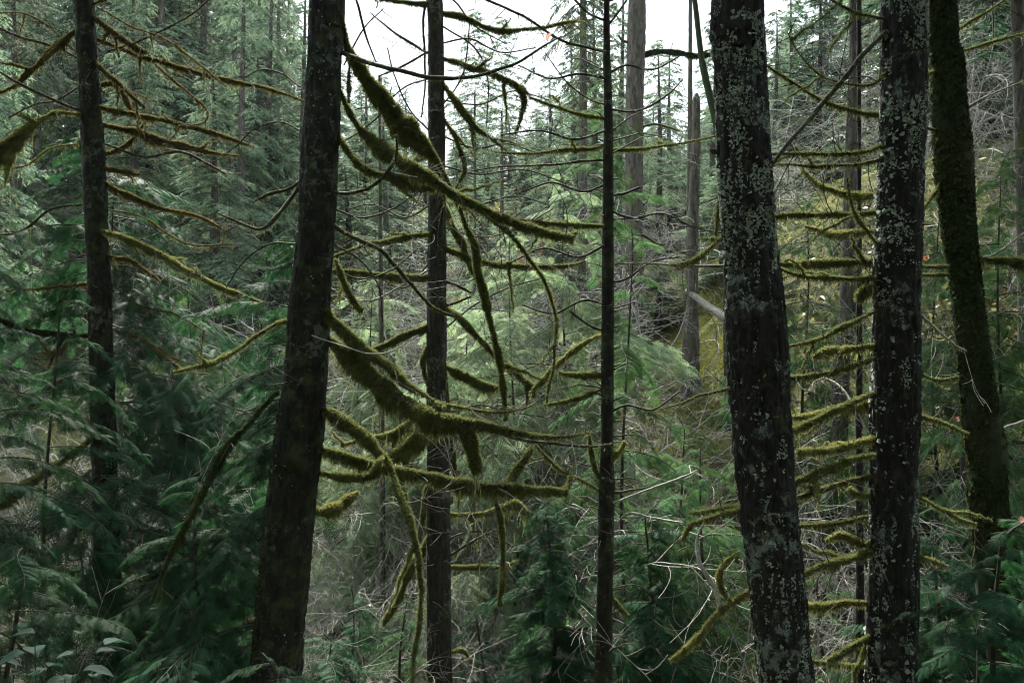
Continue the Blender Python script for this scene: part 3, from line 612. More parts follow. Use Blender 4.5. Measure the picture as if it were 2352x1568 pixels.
# T1: slim trunk at the left
t1, o1, C1, r1 = tree('slim dark trunk near the left edge, long mossy limbs sweeping right', 'tree',
    [(-60, 171, 211), (0, 172, 212), (200, 183, 228), (400, 192, 242), (560, 200, 247), (650, 204, 253), (930, 210, 263), (1200, 216, 273), (1568, 222, 282), (1650, 223, 284)],
    10.0, 'bark_dark', name='conifer_tree', seed=4, ridge=.11, lump=.09, seg=48)
flakes(t1, C1, r1, o1, 8000, 'moss', (.006, .02), 'moss', (2.2, 4.4), (0, -.6, 0), 0, .05)
branches(t1, o1, 10.0, [
 ("190,66,5 172,72,6 140,97,9 110,123,8 83,153,7 53,180,8 33,197,5 0,213,3 -40,230,3", {}),
 ("200,262,4 183,263,4 133,257,5 107,267,5 80,283,10 50,307,17 23,330,23 0,345,25 -30,365,22", dict(mm='moss_gold', dd=-.8)),
 ("195,30,4 217,40,5 253,67,7 287,93,7 320,115,7 337,120,3", {}),
 ("205,82,4 218,87,4 267,107,5 320,127,5 367,140,6 417,157,6 467,170,6 533,187,7 600,200,5 650,215,3 700,233,2", {}),
 ("350,140,3 357,147,4 393,180,4 433,213,3.5 467,243,3 477,267,3 463,283,2.5 433,287,2 400,277,1.5", dict(moss=.4, dd=-.3)),
 ("215,140,5 227,152,5 260,180,6 287,203,5 333,247,3", {}),
 ("205,197,4 217,197,5 240,193,7 267,192,7 280,207,7 290,230,8 300,250,5", {}),
 ("215,240,5 230,245,6 283,258,7 333,267,7 383,277,5 433,290,7 483,303,6 533,320,5 583,337,2", {}),
 ("218,280,5 233,285,6 283,297,7 317,303,8 360,320,13 400,330,11 450,342,8 500,352,4 547,358,2", {}),
 ("220,355,4 233,355,5 267,345,7 300,323,6 320,300,4 340,267,2", {}),
 ("235,385,5 247,387,6 283,393,6 320,400,3", {}),
 ("228,412,7 240,420,7 267,437,8 300,450,8 333,463,7 367,477,5 450,495,4 520,530,2", {}),
 ("230,528,5 247,533,6 283,546,8 317,560,8 350,576,9 383,593,9 427,620,8 467,640,7 500,656,8 550,675,6 603,695,2", dict(mm='moss_gold', dd=-.6)),
 ("225,585,5 240,586,5 267,593,6 300,597,5 333,620,4 367,646,2", {}),
 ("220,648,6 200,650,6 150,656,5 83,663,4 0,668,3 -30,670,3", dict(moss=.4)),
 ("225,768,6 180,770,6 133,766,5 90,764,7 67,760,7 43,753,8 0,733,5", dict(mm='moss_dark', dd=.4)),
 ("215,780,4 160,786,5 140,803,6 100,811,2", {}),
 ("230,1170,6 215,1180,6 183,1203,10 160,1233,11 133,1266,11 107,1293,9 80,1320,9 50,1349,8 42,1366,3", {}),
 ("225,1000,6 180,1030,7 140,1060,8 100,1086,10 50,1123,12 17,1153,11 0,1166,9", dict(mm='moss', dd=-1.)),
 ("262,1378,6 290,1382,6 333,1386,9 383,1393,9 433,1403,9 500,1413,9 580,1428,6 640,1440,4", {}),
 ("262,1425,6 287,1430,6 333,1436,7 367,1453,7 400,1473,7 427,1483,3", {}),
 ("240,1470,5 220,1486,5 200,1513,6 177,1540,3", {}),
 ("200,15,3 240,0,3 260,-10,2", {}),
 ("235,210,2 200,150,2 130,110,3 60,90,3 0,66,3", dict(moss=.1)),
 ("230,270,2 150,240,3 60,200,3 -10,160,2", dict(moss=.2)),
] + [(s, dict(moss=.1 if i % 2 else .4, twigs=1.5)) for i, s in enumerate([
 "230,20,2 300,60,3 380,90,3 460,150,2.5 520,200,2", "240,330,2 330,360,3 420,350,3 520,400,2", "245,480,2 330,500,3 430,560,3 540,560,2", "245,120,2 330,90,2.5 430,40,2 480,0,2",
 "180,330,2 120,340,3 60,380,3 0,390,2", "190,470,2 120,480,3 50,530,3 -10,540,2", "175,120,2 110,60,2.5 50,30,2 0,30,2", "210,850,3 130,880,5 60,940,5 0,960,4", "260,760,3 330,780,4 420,850,4 480,860,2", "180,200,2 130,230,2.5 80,240,2 20,270,2", "240,640,2 320,700,3 400,720,3 470,760,2"])], 300, twigs=1.8, mm='moss_brown')
crown_over(t1, C1, o1, 'e', 11, 6.5, 1.5)
# T4: thin dark pole
t4, o4, C4, r4 = tree('thin straight dark trunk right of centre bristling with broken twig stubs', 'tree',
    [(-60, 1388, 1397), (0, 1387, 1399), (130, 1385, 1402), (250, 1387, 1407), (523, 1384, 1409), (800, 1381, 1410), (1046, 1379, 1409), (1130, 1376, 1411), (1300, 1372, 1408), (1568, 1367, 1404), (1650, 1365, 1403)],
    8.0, 'bark_dark', name='conifer_tree', seed=5, ridge=.09, lump=.12, seg=40, top=7.)
stub = MB(); g = np.random.default_rng(44)
for k in range(240):
    i = g.integers(60, len(C4)-120); a = g.uniform(0, 6.28); D = np.array([math.cos(a), math.sin(a), g.uniform(-.2, .5)])
    L = g.uniform(.03, .11) if k % 4 else g.uniform(.15, .5); tube(stub, np.array([C4[i]+D*r4[i]*.7, C4[i]+D*(r4[i]+L*.5)+[0, 0, .1*L], C4[i]+D*(r4[i]+L)]), [.007, .005, .002], 4, False)
tag(stub.build('twig_stubs', M['branch'], t4, o4), kind='stuff')
branches(t4, o4, 8.0, [
 ("1392,120,3 1351,110,3 1301,98,3 1267,80,3 1234,57,3 1201,37,3 1157,17,3 1117,0,3 1090,-12,2", dict(moss=.2)),
 ("1392,240,2.5 1357,230,2 1317,203,2 1284,167,1.5 1251,120,1", dict(moss=.1, twigs=.4)),
 ("1394,272,5 1334,263,5 1284,247,4 1251,237,4 1217,223,3", dict(hang=.5)),
 ("1396,331,4 1351,342,5 1304,343,6 1251,350,3 1201,352,3 1134,350,2", {}),
 ("1397,345,4 1451,343,5 1501,338,3 1568,328,2.5 1645,313,2", dict(dd=.5)),
 ("1396,367,3 1334,370,2.5 1284,377,2.5 1217,380,2 1151,382,2 1084,393,1.5", dict(moss=.2)),
 ("1398,250,2 1444,257,2 1484,248,2 1534,217,1.5 1568,183,1", dict(moss=0)),
 ("1392,520,5 1334,517,6 1267,513,6 1217,507,4 1184,503,3", {}),
 ("1394,768,4 1375,771,4 1351,783,6 1317,806,8 1284,833,7 1264,850,8 1244,876,7 1224,893,4", dict(mm='moss_gold', dd=.7)),
 ("1394,860,6 1351,861,8 1317,860,7 1284,855,4", dict(mm='moss')),
 ("1394,890,5 1351,906,6 1317,916,6 1284,925,5 1251,930,2", {}),
 ("1390,1130,5 1378,1126,5 1351,1110,5 1317,1093,5 1284,1076,5 1254,1046,4 1230,1020,3", dict(moss=.5)),
 ("1395,1128,5 1410,1131,4 1451,1126,3 1501,1116,1.5", dict(moss=.1)),
 ("1400,1152,2 1420,1150,2 1484,1126,2 1568,1096,2 1600,1080,1", dict(moss=0, bark='twig')),
 ("1395,1368,8 1411,1380,8 1427,1400,7 1441,1412,3", {}),
 ("1392,1060,5 1420,1040,7 1436,1015,6", dict(mm='moss_gold')),
 ("1392,1120,4 1370,1080,7 1358,1040,7 1352,1000,5", dict(hang=.7)),
 ("1396,448,2 1430,445,2.5 1470,430,2", dict(moss=0)),
 ("1390,50,2 1350,30,2 1320,0,2", dict(moss=0)), *[(s, dict(moss=0, twigs=1.6)) for s in ["1392,180,2 1330,170,2 1260,180,1.6 1190,150,1.2", "1392,300,2 1320,320,2 1240,300,1.6 1150,310,1.2", "1394,420,2 1340,440,2 1270,420,1.6 1200,440,1.2", "1394,560,2 1330,590,2 1250,570,1.6 1180,600,1.2", "1394,650,2 1440,640,2 1500,600,1.6 1560,590,1.2", "1394,170,2 1440,150,2 1500,160,1.6 1560,130,1.2", "1394,480,2 1450,500,2 1520,490,1.6 1590,520,1.2", "1394,950,2 1440,930,2 1500,940,1.6 1560,900,1.2", "1394,700,2 1340,690,2 1270,720,1.6 1200,700,1.2"]], ("1396,60,1.5 1415,35,2 1440,0,1.5", dict(moss=0)),
 ("1394,1240,2 1440,1180,2 1500,1190,2 1568,1200,1.5", dict(moss=0, bark='twig')),
 ("1392,760,2 1350,745,2 1310,715,2", dict(moss=0)),
 ("1394,608,1.6 1480,604,1.8 1560,610,2.2 1640,610,3 1690,608,3", dict(moss=.2, dd=-1.2)),
], 400)
crown_over(t4, C4, o4, 'b', 5, 4.5, .7)
# T7 and T8: lichen plated trunks
t7, o7, C7, r7 = tree('largest lichen-plated trunk right of centre, leaning, light on its left flank painted in pale crust', 'tree',
    [(-60, 1637, 1748), (0, 1638, 1751), (45, 1637, 1752), (75, 1633, 1753), (110, 1641, 1755), (250, 1646, 1761), (400, 1650, 1770), (523, 1660, 1778), (620, 1668, 1788), (680, 1671, 1795), (780, 1674, 1799), (1046, 1693, 1815), (1300, 1722, 1838), (1568, 1746, 1865), (1650, 1755, 1873)],
    5.6, 'bark_lichen', name='lichened_tree', seed=7, ridge=.15, lump=.11, seg=110, step=.012)
flakes(t7, C7, r7, o7, 60000, 'hang', (.004, .017), 'lichen', (-2.6, 2.7), None, 0, .07, 6)
flakes(t7, C7, r7, o7, 7000, 'hang', (.008, .03), 'lichen', (-2.6, 2.7), (-1, .2, 0), 0, .02, 7)  # extra pale flakes on the left flank stand in for light there
branches(t7, o7, 5.6, [
 ("1740,1162,6 1705,1163,7 1668,1168,7 1618,1175,5 1585,1177,2", {}),
 ("1740,1165,8 1705,1170,8 1651,1186,8 1601,1198,6 1588,1204,6 1580,1218,6 1568,1240,3", {}),
 ("1760,1335,9 1721,1356,9 1685,1380,10 1651,1406,9 1618,1443,9 1588,1476,8 1568,1496,7 1540,1515,3", dict(mm='moss_gold')),
 ("1676,1384,7 1662,1362,7 1652,1338,8 1652,1312,7 1668,1290,5 1695,1268,2", dict(dstart=.1, mm='moss_gold')),
 ("1655,1400,5 1640,1345,4 1610,1300,3.5 1600,1260,3 1605,1225,2 1622,1192,1", dict(moss=0, bark='twig', dstart=.15)),
 ("1690,530,3 1660,543,3 1635,566,4 1611,586,6 1588,600,6 1568,605,4 1540,607,2", dict(dd=.8, mm='moss')),
 ("1700,885,4 1680,890,4 1635,903,4 1601,910,4 1568,925,3 1515,940,2", dict(moss=.4)),
 ("1680,430,3 1658,420,5 1650,480,7 1645,540,4", dict(dstart=.1, moss=.6)) ,
 ("1650,350,3 1640,347,5 1632,343,3", dict(moss=0)),
], 500)
crown_over(t7, C7, o7, 'c', 10, 7.5, 1.1)
t8, o8, C8, r8 = tree('lichen-plated trunk with a ladder of mossy branches on its left side', 'tree',
    [(-60, 2029, 2129), (0, 2028, 2128), (250, 2025, 2125), (523, 2013, 2115), (800, 2007, 2110), (1046, 2001, 2105), (1300, 1998, 2103), (1568, 1993, 2101), (1650, 1992, 2100)],
    6.0, 'bark_lichen', name='lichened_tree', seed=8, ridge=.13, lump=.08, seg=100, step=.013)
flakes(t8, C8, r8, o8, 44000, 'hang', (.004, .017), 'lichen', (-2.8, 2.8), None, 0, .07, 6)
flakes(t8, C8, r8, o8, 6000, 'hang', (.01, .035), 'lichen', (-2.8, 1.5), (-1, .2, 0), 0, .05, 7)  # larger pale flakes paint the light on this trunk's left side
L8 = [
 ("2040,330,5 2016,337,5 1985,348,5 1935,352,6 1885,353,5 1835,352,4 1770,355,3", {}),
 ("2040,360,4 2016,367,4 1968,377,5 1918,380,5 1868,382,5 1818,377,3 1775,377,2", {}),
 ("2040,448,8 2015,448,8 1968,450,9 1928,443,8 1895,430,7 1868,413,5 1841,387,3", dict(mm='moss_gold', dd=.5)),
 ("2040,483,5 2005,487,5 1951,492,6 1885,493,7 1828,493,7 1778,497,5 1740,500,4", {}),
 ("2035,530,7 2011,530,7 1951,536,10 1918,536,9 1885,528,7 1850,520,3", dict(mm='moss_gold', dd=.6)),
 ("2040,263,7 2005,263,7 1968,257,6 1918,243,5 1868,220,4 1818,187,4 1758,150,3", dict(mm='moss', hang=1.2)),
 ("2050,60,5 2025,82,5 1985,123,6 1951,167,6 1901,223,6 1868,263,6 1818,320,5 1785,363,4 1770,387,3", dict(moss=.1, hang=.3, dd=-.35, twigs=.5)),
 ("2040,165,3 2025,175,5 2015,190,5 1985,197,4 1935,190,3 1885,173,3 1851,143,2.5 1828,113,2 1808,73,1.5", dict(moss=.5)),
 ("2045,45,4 2025,43,4 1985,35,5 1951,23,4 1911,0,4 1890,-15,3", dict(moss=.6)),
 ("2030,565,5 2012,555,5 1985,520,6 1965,490,6 1951,450,5 1946,407,2", dict(moss=.4, dd=-.4)),
 ("2040,603,8 2008,603,8 1951,601,10 1885,603,10 1835,606,8 1791,606,6 1740,606,5", dict(hang=1.1)),
 ("2040,636,6 2008,638,6 1968,640,7 1901,638,7 1851,636,5 1818,628,4 1791,618,3", dict(hang=1.3)),
 ("2035,660,12 2008,663,13 1980,670,12 1971,690,6", dict(mm='moss_gold')),
 ("2030,705,4 2008,716,4 1968,736,7 1921,756,8 1885,776,6 1835,790,5 1798,800,2", dict(moss=.6)),
 ("2030,790,7 1988,795,8 1935,801,10 1895,806,10 1868,820,6", dict(mm='moss_gold')),
 ("2030,820,5 2001,826,5 1951,843,7 1901,856,6 1851,865,6 1808,866,4", {}),
 ("2030,900,6 2001,906,6 1951,926,9 1901,950,9 1851,973,9 1810,992,7", dict(dd=-.3)),
 ("2020,928,8 2001,930,9 1961,933,10 1918,937,8 1868,953,8 1811,958,6", dict(mm='moss_gold', dd=.6)),
 ("2030,1000,8 2001,1008,8 1951,1023,10 1901,1031,10 1835,1040,9", dict(mm='moss_gold')),
 ("2030,1042,6 1995,1047,6 1935,1062,11 1885,1080,11 1841,1100,9 1820,1110,5", dict(hang=1.3, dd=-.3)),
 ("2030,1090,7 1995,1096,8 1935,1109,9 1885,1126,9 1851,1136,8 1831,1143,4", {}),
 ("2030,1182,4 1985,1188,4 1935,1199,7 1885,1204,6 1830,1208,4", {}),
 ("2030,1262,8 1985,1269,8 1945,1283,9 1901,1293,9 1868,1306,8 1840,1320,5", dict(hang=1.2, dd=-.3)),
 ("2010,1235,5 1985,1250,7 1958,1235,11 1928,1225,9 1900,1240,4", dict(mm='moss_gold', hang=1.2)),
 ("2020,1382,7 1986,1383,7 1951,1384,9 1901,1388,11 1851,1391,9 1830,1392,7", dict(mm='moss_gold')),
 ("2020,1450,7 1985,1466,8 1945,1490,11 1918,1506,9 1901,1515,4", dict(mm='moss', hang=1.2)),
 ("2020,1525,6 1981,1526,6 1935,1528,6 1901,1523,5 1868,1518,4 1840,1510,3", {}),
 ("2010,1130,6 1985,1140,8 1960,1130,9 1950,1120,4", dict(mm='moss_gold')),
 ("2010,1015,3 1940,900,3 1900,870,2.5 1870,860,2", dict(moss=.1, dd=.5, bark='twig')),
 ("2085,945,6 2108,953,6 2151,966,6 2185,980,5 2221,996,3", {}),
 ("2090,852,4 2115,860,4 2155,873,5 2201,866,4", {}),
 ("2090,1268,4 2110,1276,4 2145,1287,6 2175,1300,2", {}),
 ("2085,1128,5 2108,1140,5 2200,1190,7 2241,1203,4", dict(moss=.5)),
 ("2090,700,3 2140,745,3 2190,790,2.5 2220,805,1.5", dict(moss=.1, bark='twig')),
]
branches(t8, o8, 6.0, L8, 600, twigs=1.5)
crown_over(t8, C8, o8, 'e', 10, 8, 1.1)
# T9: moss sleeved trunk
t9, o9, C9, r9 = tree('crooked trunk at the far right sleeved in dark green moss from top to bottom', 'tree',
    [(-60, 2128, 2186), (0, 2131, 2193), (60, 2134, 2196), (115, 2138, 2200), (135, 2142, 2210), (250, 2146, 2218), (350, 2150, 2230), (400, 2154, 2232), (523, 2168, 2238), (750, 2198, 2263), (950, 2210, 2291), (1046, 2226, 2311), (1090, 2225, 2309), (1160, 2229, 2311), (1250, 2240, 2328), (1350, 2251, 2337), (1568, 2285, 2375), (1650, 2298, 2388)],
    7.2, 'bark_moss', name='mossy_tree', seed=9, ridge=.05, lump=.2, seg=72)
flakes(t9, C9, r9, o9, 60000, 'moss_dark', (.008, .024), 'moss', (-3.6, 3.3), None, -.5, -.6)
flakes(t9, C9, r9, o9, 16000, 'moss_dark', (.014, .04), 'moss', (-1.5, 3.3), (-1, 0, 0), -.5, -.1)
branches(t9, o9, 7.2, [
 ("2225,590,7 2250,594,7 2300,597,11 2350,603,14 2400,612,16 2450,620,15", dict(hang=1.5)),
 ("2190,611,5 2168,611,5 2118,611,5 2080,611,4", {}), ("2195,631,4 2168,631,4 2115,630,4 2080,630,3", {}),
 ("2185,84,4 2198,72,4 2228,50,6 2268,27,3 2308,0,3 2330,-12,2", dict(moss=.5)),
 ("2190,120,5 2208,117,4 2268,100,5 2352,78,3 2390,70,2", dict(moss=.5)),
 ("2210,255,3 2223,248,3 2255,228,3 2301,207,2 2352,187,2", dict(moss=.1, bark='twig')),
 ("2200,290,3 2160,300,4 2118,292,3 2095,300,2", dict(moss=.3)),
 ("2180,400,3 2150,440,5 2120,480,4 2105,510,2", {}),
 ("2230,600,3 2290,580,3 2352,535,2", dict(moss=.1, bark='twig')),
 ("2165,160,4 2135,170,5 2122,190,4", {}),
 ("2290,990,3 2330,975,3 2370,960,2", dict(moss=0, bark='twig')),
], 700)
crown_over(t9, C9, o9, 'd', 10, 6.5, 1.2)
# T11 slim lichened pole behind the ladder, T10 large conifer trunk behind
t11, o11, C11, r11 = tree('slim pale lichened pole just left of the second lichened trunk', 'tree',
    [(560, 1968, 1979), (700, 1967, 1980), (1046, 1966, 1982), (1300, 1966, 1984), (1568, 1966, 1986), (1650, 1966, 1986)], 8.2, 'bark_lichen', name='sapling_tree', seed=11, seg=28, top=3.0)
def plain(label, cat, prof, d, bark='bark_red', name='conifer_tree', top=13, v=None, H=9, z0=7, w_=1.2, seed=20, rows=(), **k):
    t, o, C, r = tree(label, cat, prof, d, bark, name=name, top=top, seed=seed, seg=40, step=.05, **k)
    if v: crown_over(t, C, o, v, H, z0, w_)
    branches(t, o, d, rows, seed*50, **dict(twigs=.8)); return t
plain('furrowed grey conifer trunk seen between the two lichen-plated trunks', 'conifer', [(150, 1950, 1975), (300, 1944, 1972), (650, 1931, 1966), (720, 1929, 1968), (870, 1915, 1950), (1046, 1908, 1945), (1300, 1890, 1926), (1500, 1884, 1924)], 14, seed=21, v='a', ridge=.12)
plain('stout grey-brown trunk right of the thin dark pole, stubby upturned limbs near its top', 'conifer', [(-60, 1446, 1480), (0, 1444, 1481), (90, 1441, 1482), (250, 1438, 1477), (400, 1437, 1476), (523, 1437, 1475), (700, 1436, 1474), (900, 1434, 1474)], 22, seed=22, v='s', H=12, z0=9.5, ridge=.14,
  rows=[("1460,98,8 1440,98,9 1428,92,9 1421,82,6", dict(moss=0, twigs=0)), ("1465,135,8 1490,122,8 1520,118,8 1560,122,9 1600,128,9 1650,125,7", dict(moss=.5, hang=.4, mm='moss_dark')),
        ("1460,300,3 1500,285,3 1560,300,2", dict(moss=.2)), ("1450,520,3 1510,560,3 1540,555,2", dict(moss=.2))])
plain('broken-topped dead snag standing on the mossy slope', 'snag', [(232, 1592, 1607), (300, 1590, 1608), (450, 1583, 1605), (600, 1578, 1602), (700, 1577, 1602), (770, 1569, 1605)], 19.5, name='dead_snag', top=4.85, seed=23, ridge=.16)
plain('slender bare trunk rising behind the broken snag', 'conifer', [(120, 1581, 1590), (300, 1579, 1591), (600, 1576, 1592), (760, 1574, 1594)], 23, seed=24, v='s', H=5, z0=7.5, w_=.5)
plain('feathery narrow conifer just left of the thin dark pole at the top', 'conifer', [(-40, 1333, 1346), (330, 1330, 1349), (600, 1328, 1350), (800, 1327, 1352)], 24, seed=25, v='s', H=14, z0=1.5, w_=.42)
plain('leaning mossy trunk in the gap left of the largest lichened trunk', 'tree', [(90, 1600, 1612), (150, 1607, 1622), (220, 1622, 1638), (300, 1640, 1656), (420, 1655, 1672), (600, 1660, 1680), (800, 1662, 1684)], 18, bark='bark_moss', name='leaning_tree', seed=26, top=13)
plain('slim grey pole left of the centre trunk', 'tree', [(430, 869, 877), (600, 869, 879), (820, 870, 882), (950, 870, 883)], 15, name='pole_tree', seed=27, top=4.0, rows=[("874,790,3 850,800,2 830,790,1.5", dict(moss=.3))])
plain('small dark pole low right of the centre trunk', 'tree', [(600, 1148, 1158), (700, 1147, 1159), (800, 1147, 1160), (900, 1146, 1160)], 26, name='pole_tree', seed=28, top=6, v='s', H=5, z0=3.5, w_=.35)
plain('slim dark trunk close to the right of the centre trunk', 'tree', [(640, 1087, 1094), (760, 1086, 1095), (840, 1085, 1096), (900, 1085, 1096)], 24, name='pole_tree', seed=29, top=6, v='s', H=5, z0=3, w_=.35)
plain('shadowy conifer trunk at the right edge', 'conifer', [(-60, 2322, 2352), (100, 2326, 2354), (400, 2332, 2362), (700, 2338, 2368), (900, 2340, 2372)], 16, seed=30, v='d', H=12, z0=4)
plain('dim conifer trunk standing right of the moss-sleeved trunk', 'conifer', [(-60, 2236, 2250), (100, 2237, 2251), (400, 2237, 2253), (700, 2238, 2254)], 24, seed=31, v='e', H=14, z0=3)
plain('thin grey trunk low between the second lichened and the moss-sleeved trunk', 'tree', [(800, 2206, 2216), (980, 2206, 2218), (1150, 2206, 2219), (1300, 2207, 2220)], 12, name='pole_tree', seed=32, top=2)
# fallen log on the slope
def log():
    a = P(1598, 680, 19.2); b = P(1672, 732, 17.6); a[2] = gz(a[0], a[1])+.12; b[2] = gz(b[0], b[1])+.12
    a2 = P(1598, 682, 19.2); b2 = P(1672, 732, 17.6)
    a = np.array([a2[0], a2[1], max(a2[2], a[2])]); b = np.array([b2[0], b2[1], max(b2[2], b[2])])
    mb = MB(); C = resample([a-(b-a)*.3, a, (a+b)/2+[0, 0, -.02], b], .03); tube(mb, C, np.linspace(.055, .085, len(C)), 20, True, .12, 9, 3)
    o = mb.build('fallen_log', M['wood'], None, b, True); o.location = tuple(b); tag(o, 'grey weathered log lying on the yellow mossy slope', 'log')
log()
# ================================================================== far and middle conifers
SKY_X = [-400, 0, 300, 420, 540, 640, 730, 800, 900, 1000, 1120, 1250, 1340, 1458, 1530, 1600, 1660, 1790, 1860, 2000, 2352, 2800]
SKY_Y = [-500, -420, -300, -260, -200, -60, 40, 200, 240, 290, 290, 230, 200, 230, 360, 300, 200, 80, -120, -300, -420, -500]
LAND = [(-900, 'beyond the left edge trunk'), (228, 'just right of the slim left trunk'), (430, 'midway between the slim left and big dark trunks'), (590, 'close left of the big dark trunk'), (740, 'close right of the big dark trunk'), (860, 'just left of the centre trunk'),
        (1000, 'just right of the centre trunk'), (1130, 'in the open gap right of the centre trunk'), (1260, 'close left of the thin dark pole'), (1397, 'close right of the thin dark pole'), (1500, 'around the broken snag'), (1640, 'behind the largest lichened trunk'), (1770, 'just right of the largest lichened trunk'),
        (1900, 'just left of the second lichened trunk'), (2065, 'just left of the moss-sleeved trunk'), (2200, 'just right of the moss-sleeved trunk'), (2330, 'at the far right edge')]
def where(px): return [w for q, w in LAND if px >= q][-1]
def far_row(d, n, dy, kinds, off=0, wide=1.):
    for k in range(n):
        px = -150+(k+random.uniform(.1, .9))*(2650/n)+off; dd = d*random.uniform(.9, 1.12)
        yt = np.interp(px, SKY_X, SKY_Y)+random.uniform(*dy)
        lb = {25: 'tall green conifer ', 33: 'mid-distance conifer ', 44: 'hazy conifer ', 58: 'misty distant conifer ', 78: 'farthest pale conifer '}[d]+where(px)
        conifer(lb, px, dd, yt, random.choice(kinds), group=lb, wide=wide*random.uniform(.9, 1.25))
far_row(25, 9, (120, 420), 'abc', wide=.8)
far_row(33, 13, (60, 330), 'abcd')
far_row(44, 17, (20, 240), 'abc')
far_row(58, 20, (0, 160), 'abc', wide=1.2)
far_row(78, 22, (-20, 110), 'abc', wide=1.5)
for px, d, yt in [(1260, 34, 170), (1315, 30, 60), (1362, 28, -40), (1425, 30, -60), (1512, 32, 90), (885, 36, 205), (620, 30, -150), (560, 28, -200)]:
    conifer('nearer sparse-boughed conifer '+where(px), px, d, yt, 's', group='nearer sparse conifers '+where(px), wide=.75)
for px, d, yt, v in [(1060, 66, 300, 'a'), (1110, 70, 285, 'c'), (1170, 62, 270, 'b'), (1235, 70, 250, 'a'), (1290, 64, 230, 'c'), (1490, 66, 300, 'b'), (1560, 72, 330, 'a')]:
    conifer('small ridge-top conifer '+where(px), px, d, yt, v, group='small ridge-top conifers '+where(px), wide=1.1)
# unseen wood added behind and beside the viewpoint to shade the near trunks
for k, (ang, rad) in enumerate([(-70, 8), (-56, 10), (-47, 13.5), (-62, 15), (63, 9), (50, 13), (44, 17), (85, 9), (100, 6), (112, 12), (125, 5), (140, 9), (155, 5.5), (170, 10), (182, 4.5), (195, 9), (210, 5.5), (225, 11), (240, 6), (255, 10), (272, 7.5), (95, 15), (265, 14), (180, 15)]):
    X, Yb = rad*math.sin(R(ang)), rad*math.cos(R(ang)); zb = float(gz(X, Yb))
    t = thing('conifer_tree', 'unseen dark conifer added for shade beside and behind the viewpoint', 'conifer', (X, Yb, zb-.2), 'unseen shade conifers beside and behind the viewpoint')
    cr, li, tr = CON['e' if k % 2 else 'd']; Mx = Matrix.Rotation(k*1.3, 4, 'Z') @ Matrix.Diagonal((.95, .95, 1.0, 1))
    o = inst('crown', cr, t, Mx); inst('limbs', li, o, Matrix.Identity(4)); inst('trunk', tr, t, Mx)
for px, d, yt, v in [(1500, 48, 230, 's'), (1545, 62, 330, 'a'), (1600, 52, 300, 's'), (1660, 60, 250, 'b'), (1760, 50, 200, 's'), (1400, 40, 180, 's'), (1290, 46, 260, 's'), (1210, 46, 320, 's'), (1120, 52, 300, 's'), (1050, 60, 330, 'a'), (880, 46, 170, 's'), (830, 55, 200, 'b'), (950, 60, 280, 's'), (1640, 34, 90, 's'), (1540, 36, 120, 's'), (600, 40, -120, 'a'), (640, 33, -140, 's'), (700, 30, -60, 's'), (665, 58, -20, 'a'), (840, 42, 150, 's'), (930, 50, 210, 's'), (1340, 44, 60, 's'), (1640, 40, 20, 's'), (660, 48, -60, 's'), (540, 36, -160, 'c'), (1700, 40, -40, 's'), (1780, 38, 20, 's'), (1820, 44, -60, 'b')]:
    conifer('thin misty conifer '+where(px), px, d, yt, v, group='thin misty conifers '+where(px), wide=.8)
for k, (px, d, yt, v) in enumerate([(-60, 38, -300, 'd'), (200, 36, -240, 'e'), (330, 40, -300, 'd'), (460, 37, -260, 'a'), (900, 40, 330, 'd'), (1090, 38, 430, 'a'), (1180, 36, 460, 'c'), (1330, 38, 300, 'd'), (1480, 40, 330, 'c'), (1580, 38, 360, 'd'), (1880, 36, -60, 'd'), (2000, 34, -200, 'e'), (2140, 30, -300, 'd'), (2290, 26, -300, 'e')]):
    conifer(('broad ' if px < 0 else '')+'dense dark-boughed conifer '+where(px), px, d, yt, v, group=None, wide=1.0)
# ================================================================== young cedars and shrubs
cedar('tall young cedar directly behind the slim left trunk, long boughs to its right', 240, 10.7, 330, n=50, bl=(1.3, 2.3), ybot=1500, az=(-75, 40))
cedar('young cedar directly behind the big dark trunk, boughs reaching left', 668, 7.7, 480, n=40, bl=(.7, 1.3), ybot=1500, az=(110, 250))
cedar('dark cedar reaching in from beyond the left edge', -60, 7.2, 470, n=24, bl=(.6, .9), ybot=1600, az=(-55, 60))
cedar('slight cedar standing just in front of the slim left trunk, fronds crossing it', 120, 8.7, 600, n=18, bl=(.55, .95), ybot=1500, az=(-50, 30))
cedar('low dark cedar in the bottom left corner', 20, 5.8, 1180, n=20, bl=(.45, .75), ybot=1750)
cedar('low cedar at the bottom between the two left trunks', 470, 7.6, 1050, n=40, bl=(.5, .85), ybot=1650)
cedar('cedar with dark hanging sprays behind the slim left trunk, on its left', 225, 10.5, 215, n=22, bl=(.7, 1.4), ybot=900, az=(120, 240))
cedar('shady cedar between the two left trunks, set farther back', 430, 12.5, 560, 'mid', n=55, bl=(1.0, 1.9))
cedar('cedar sprig rising in front of the foot of the big dark trunk', 640, 5.2, 1475, n=9, bl=(.25, .45), ybot=1700, r0=.008, wob=.02)
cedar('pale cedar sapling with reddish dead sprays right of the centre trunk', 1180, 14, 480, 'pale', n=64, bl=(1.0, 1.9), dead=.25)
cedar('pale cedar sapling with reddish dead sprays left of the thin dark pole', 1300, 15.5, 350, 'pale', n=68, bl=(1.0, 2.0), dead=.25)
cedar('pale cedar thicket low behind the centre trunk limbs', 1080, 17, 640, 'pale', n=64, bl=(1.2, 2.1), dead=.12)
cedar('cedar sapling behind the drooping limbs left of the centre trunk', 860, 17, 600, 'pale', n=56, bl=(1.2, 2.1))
cedar('green cedar whose flat boughs fan out right of the thin dark pole', 1440, 10.5, 480, 'mid', n=56, bl=(.8, 1.4))
cedar('green cedar sapling hiding the slope below the broken snag', 1560, 12, 930, 'mid', n=48, bl=(.8, 1.4))
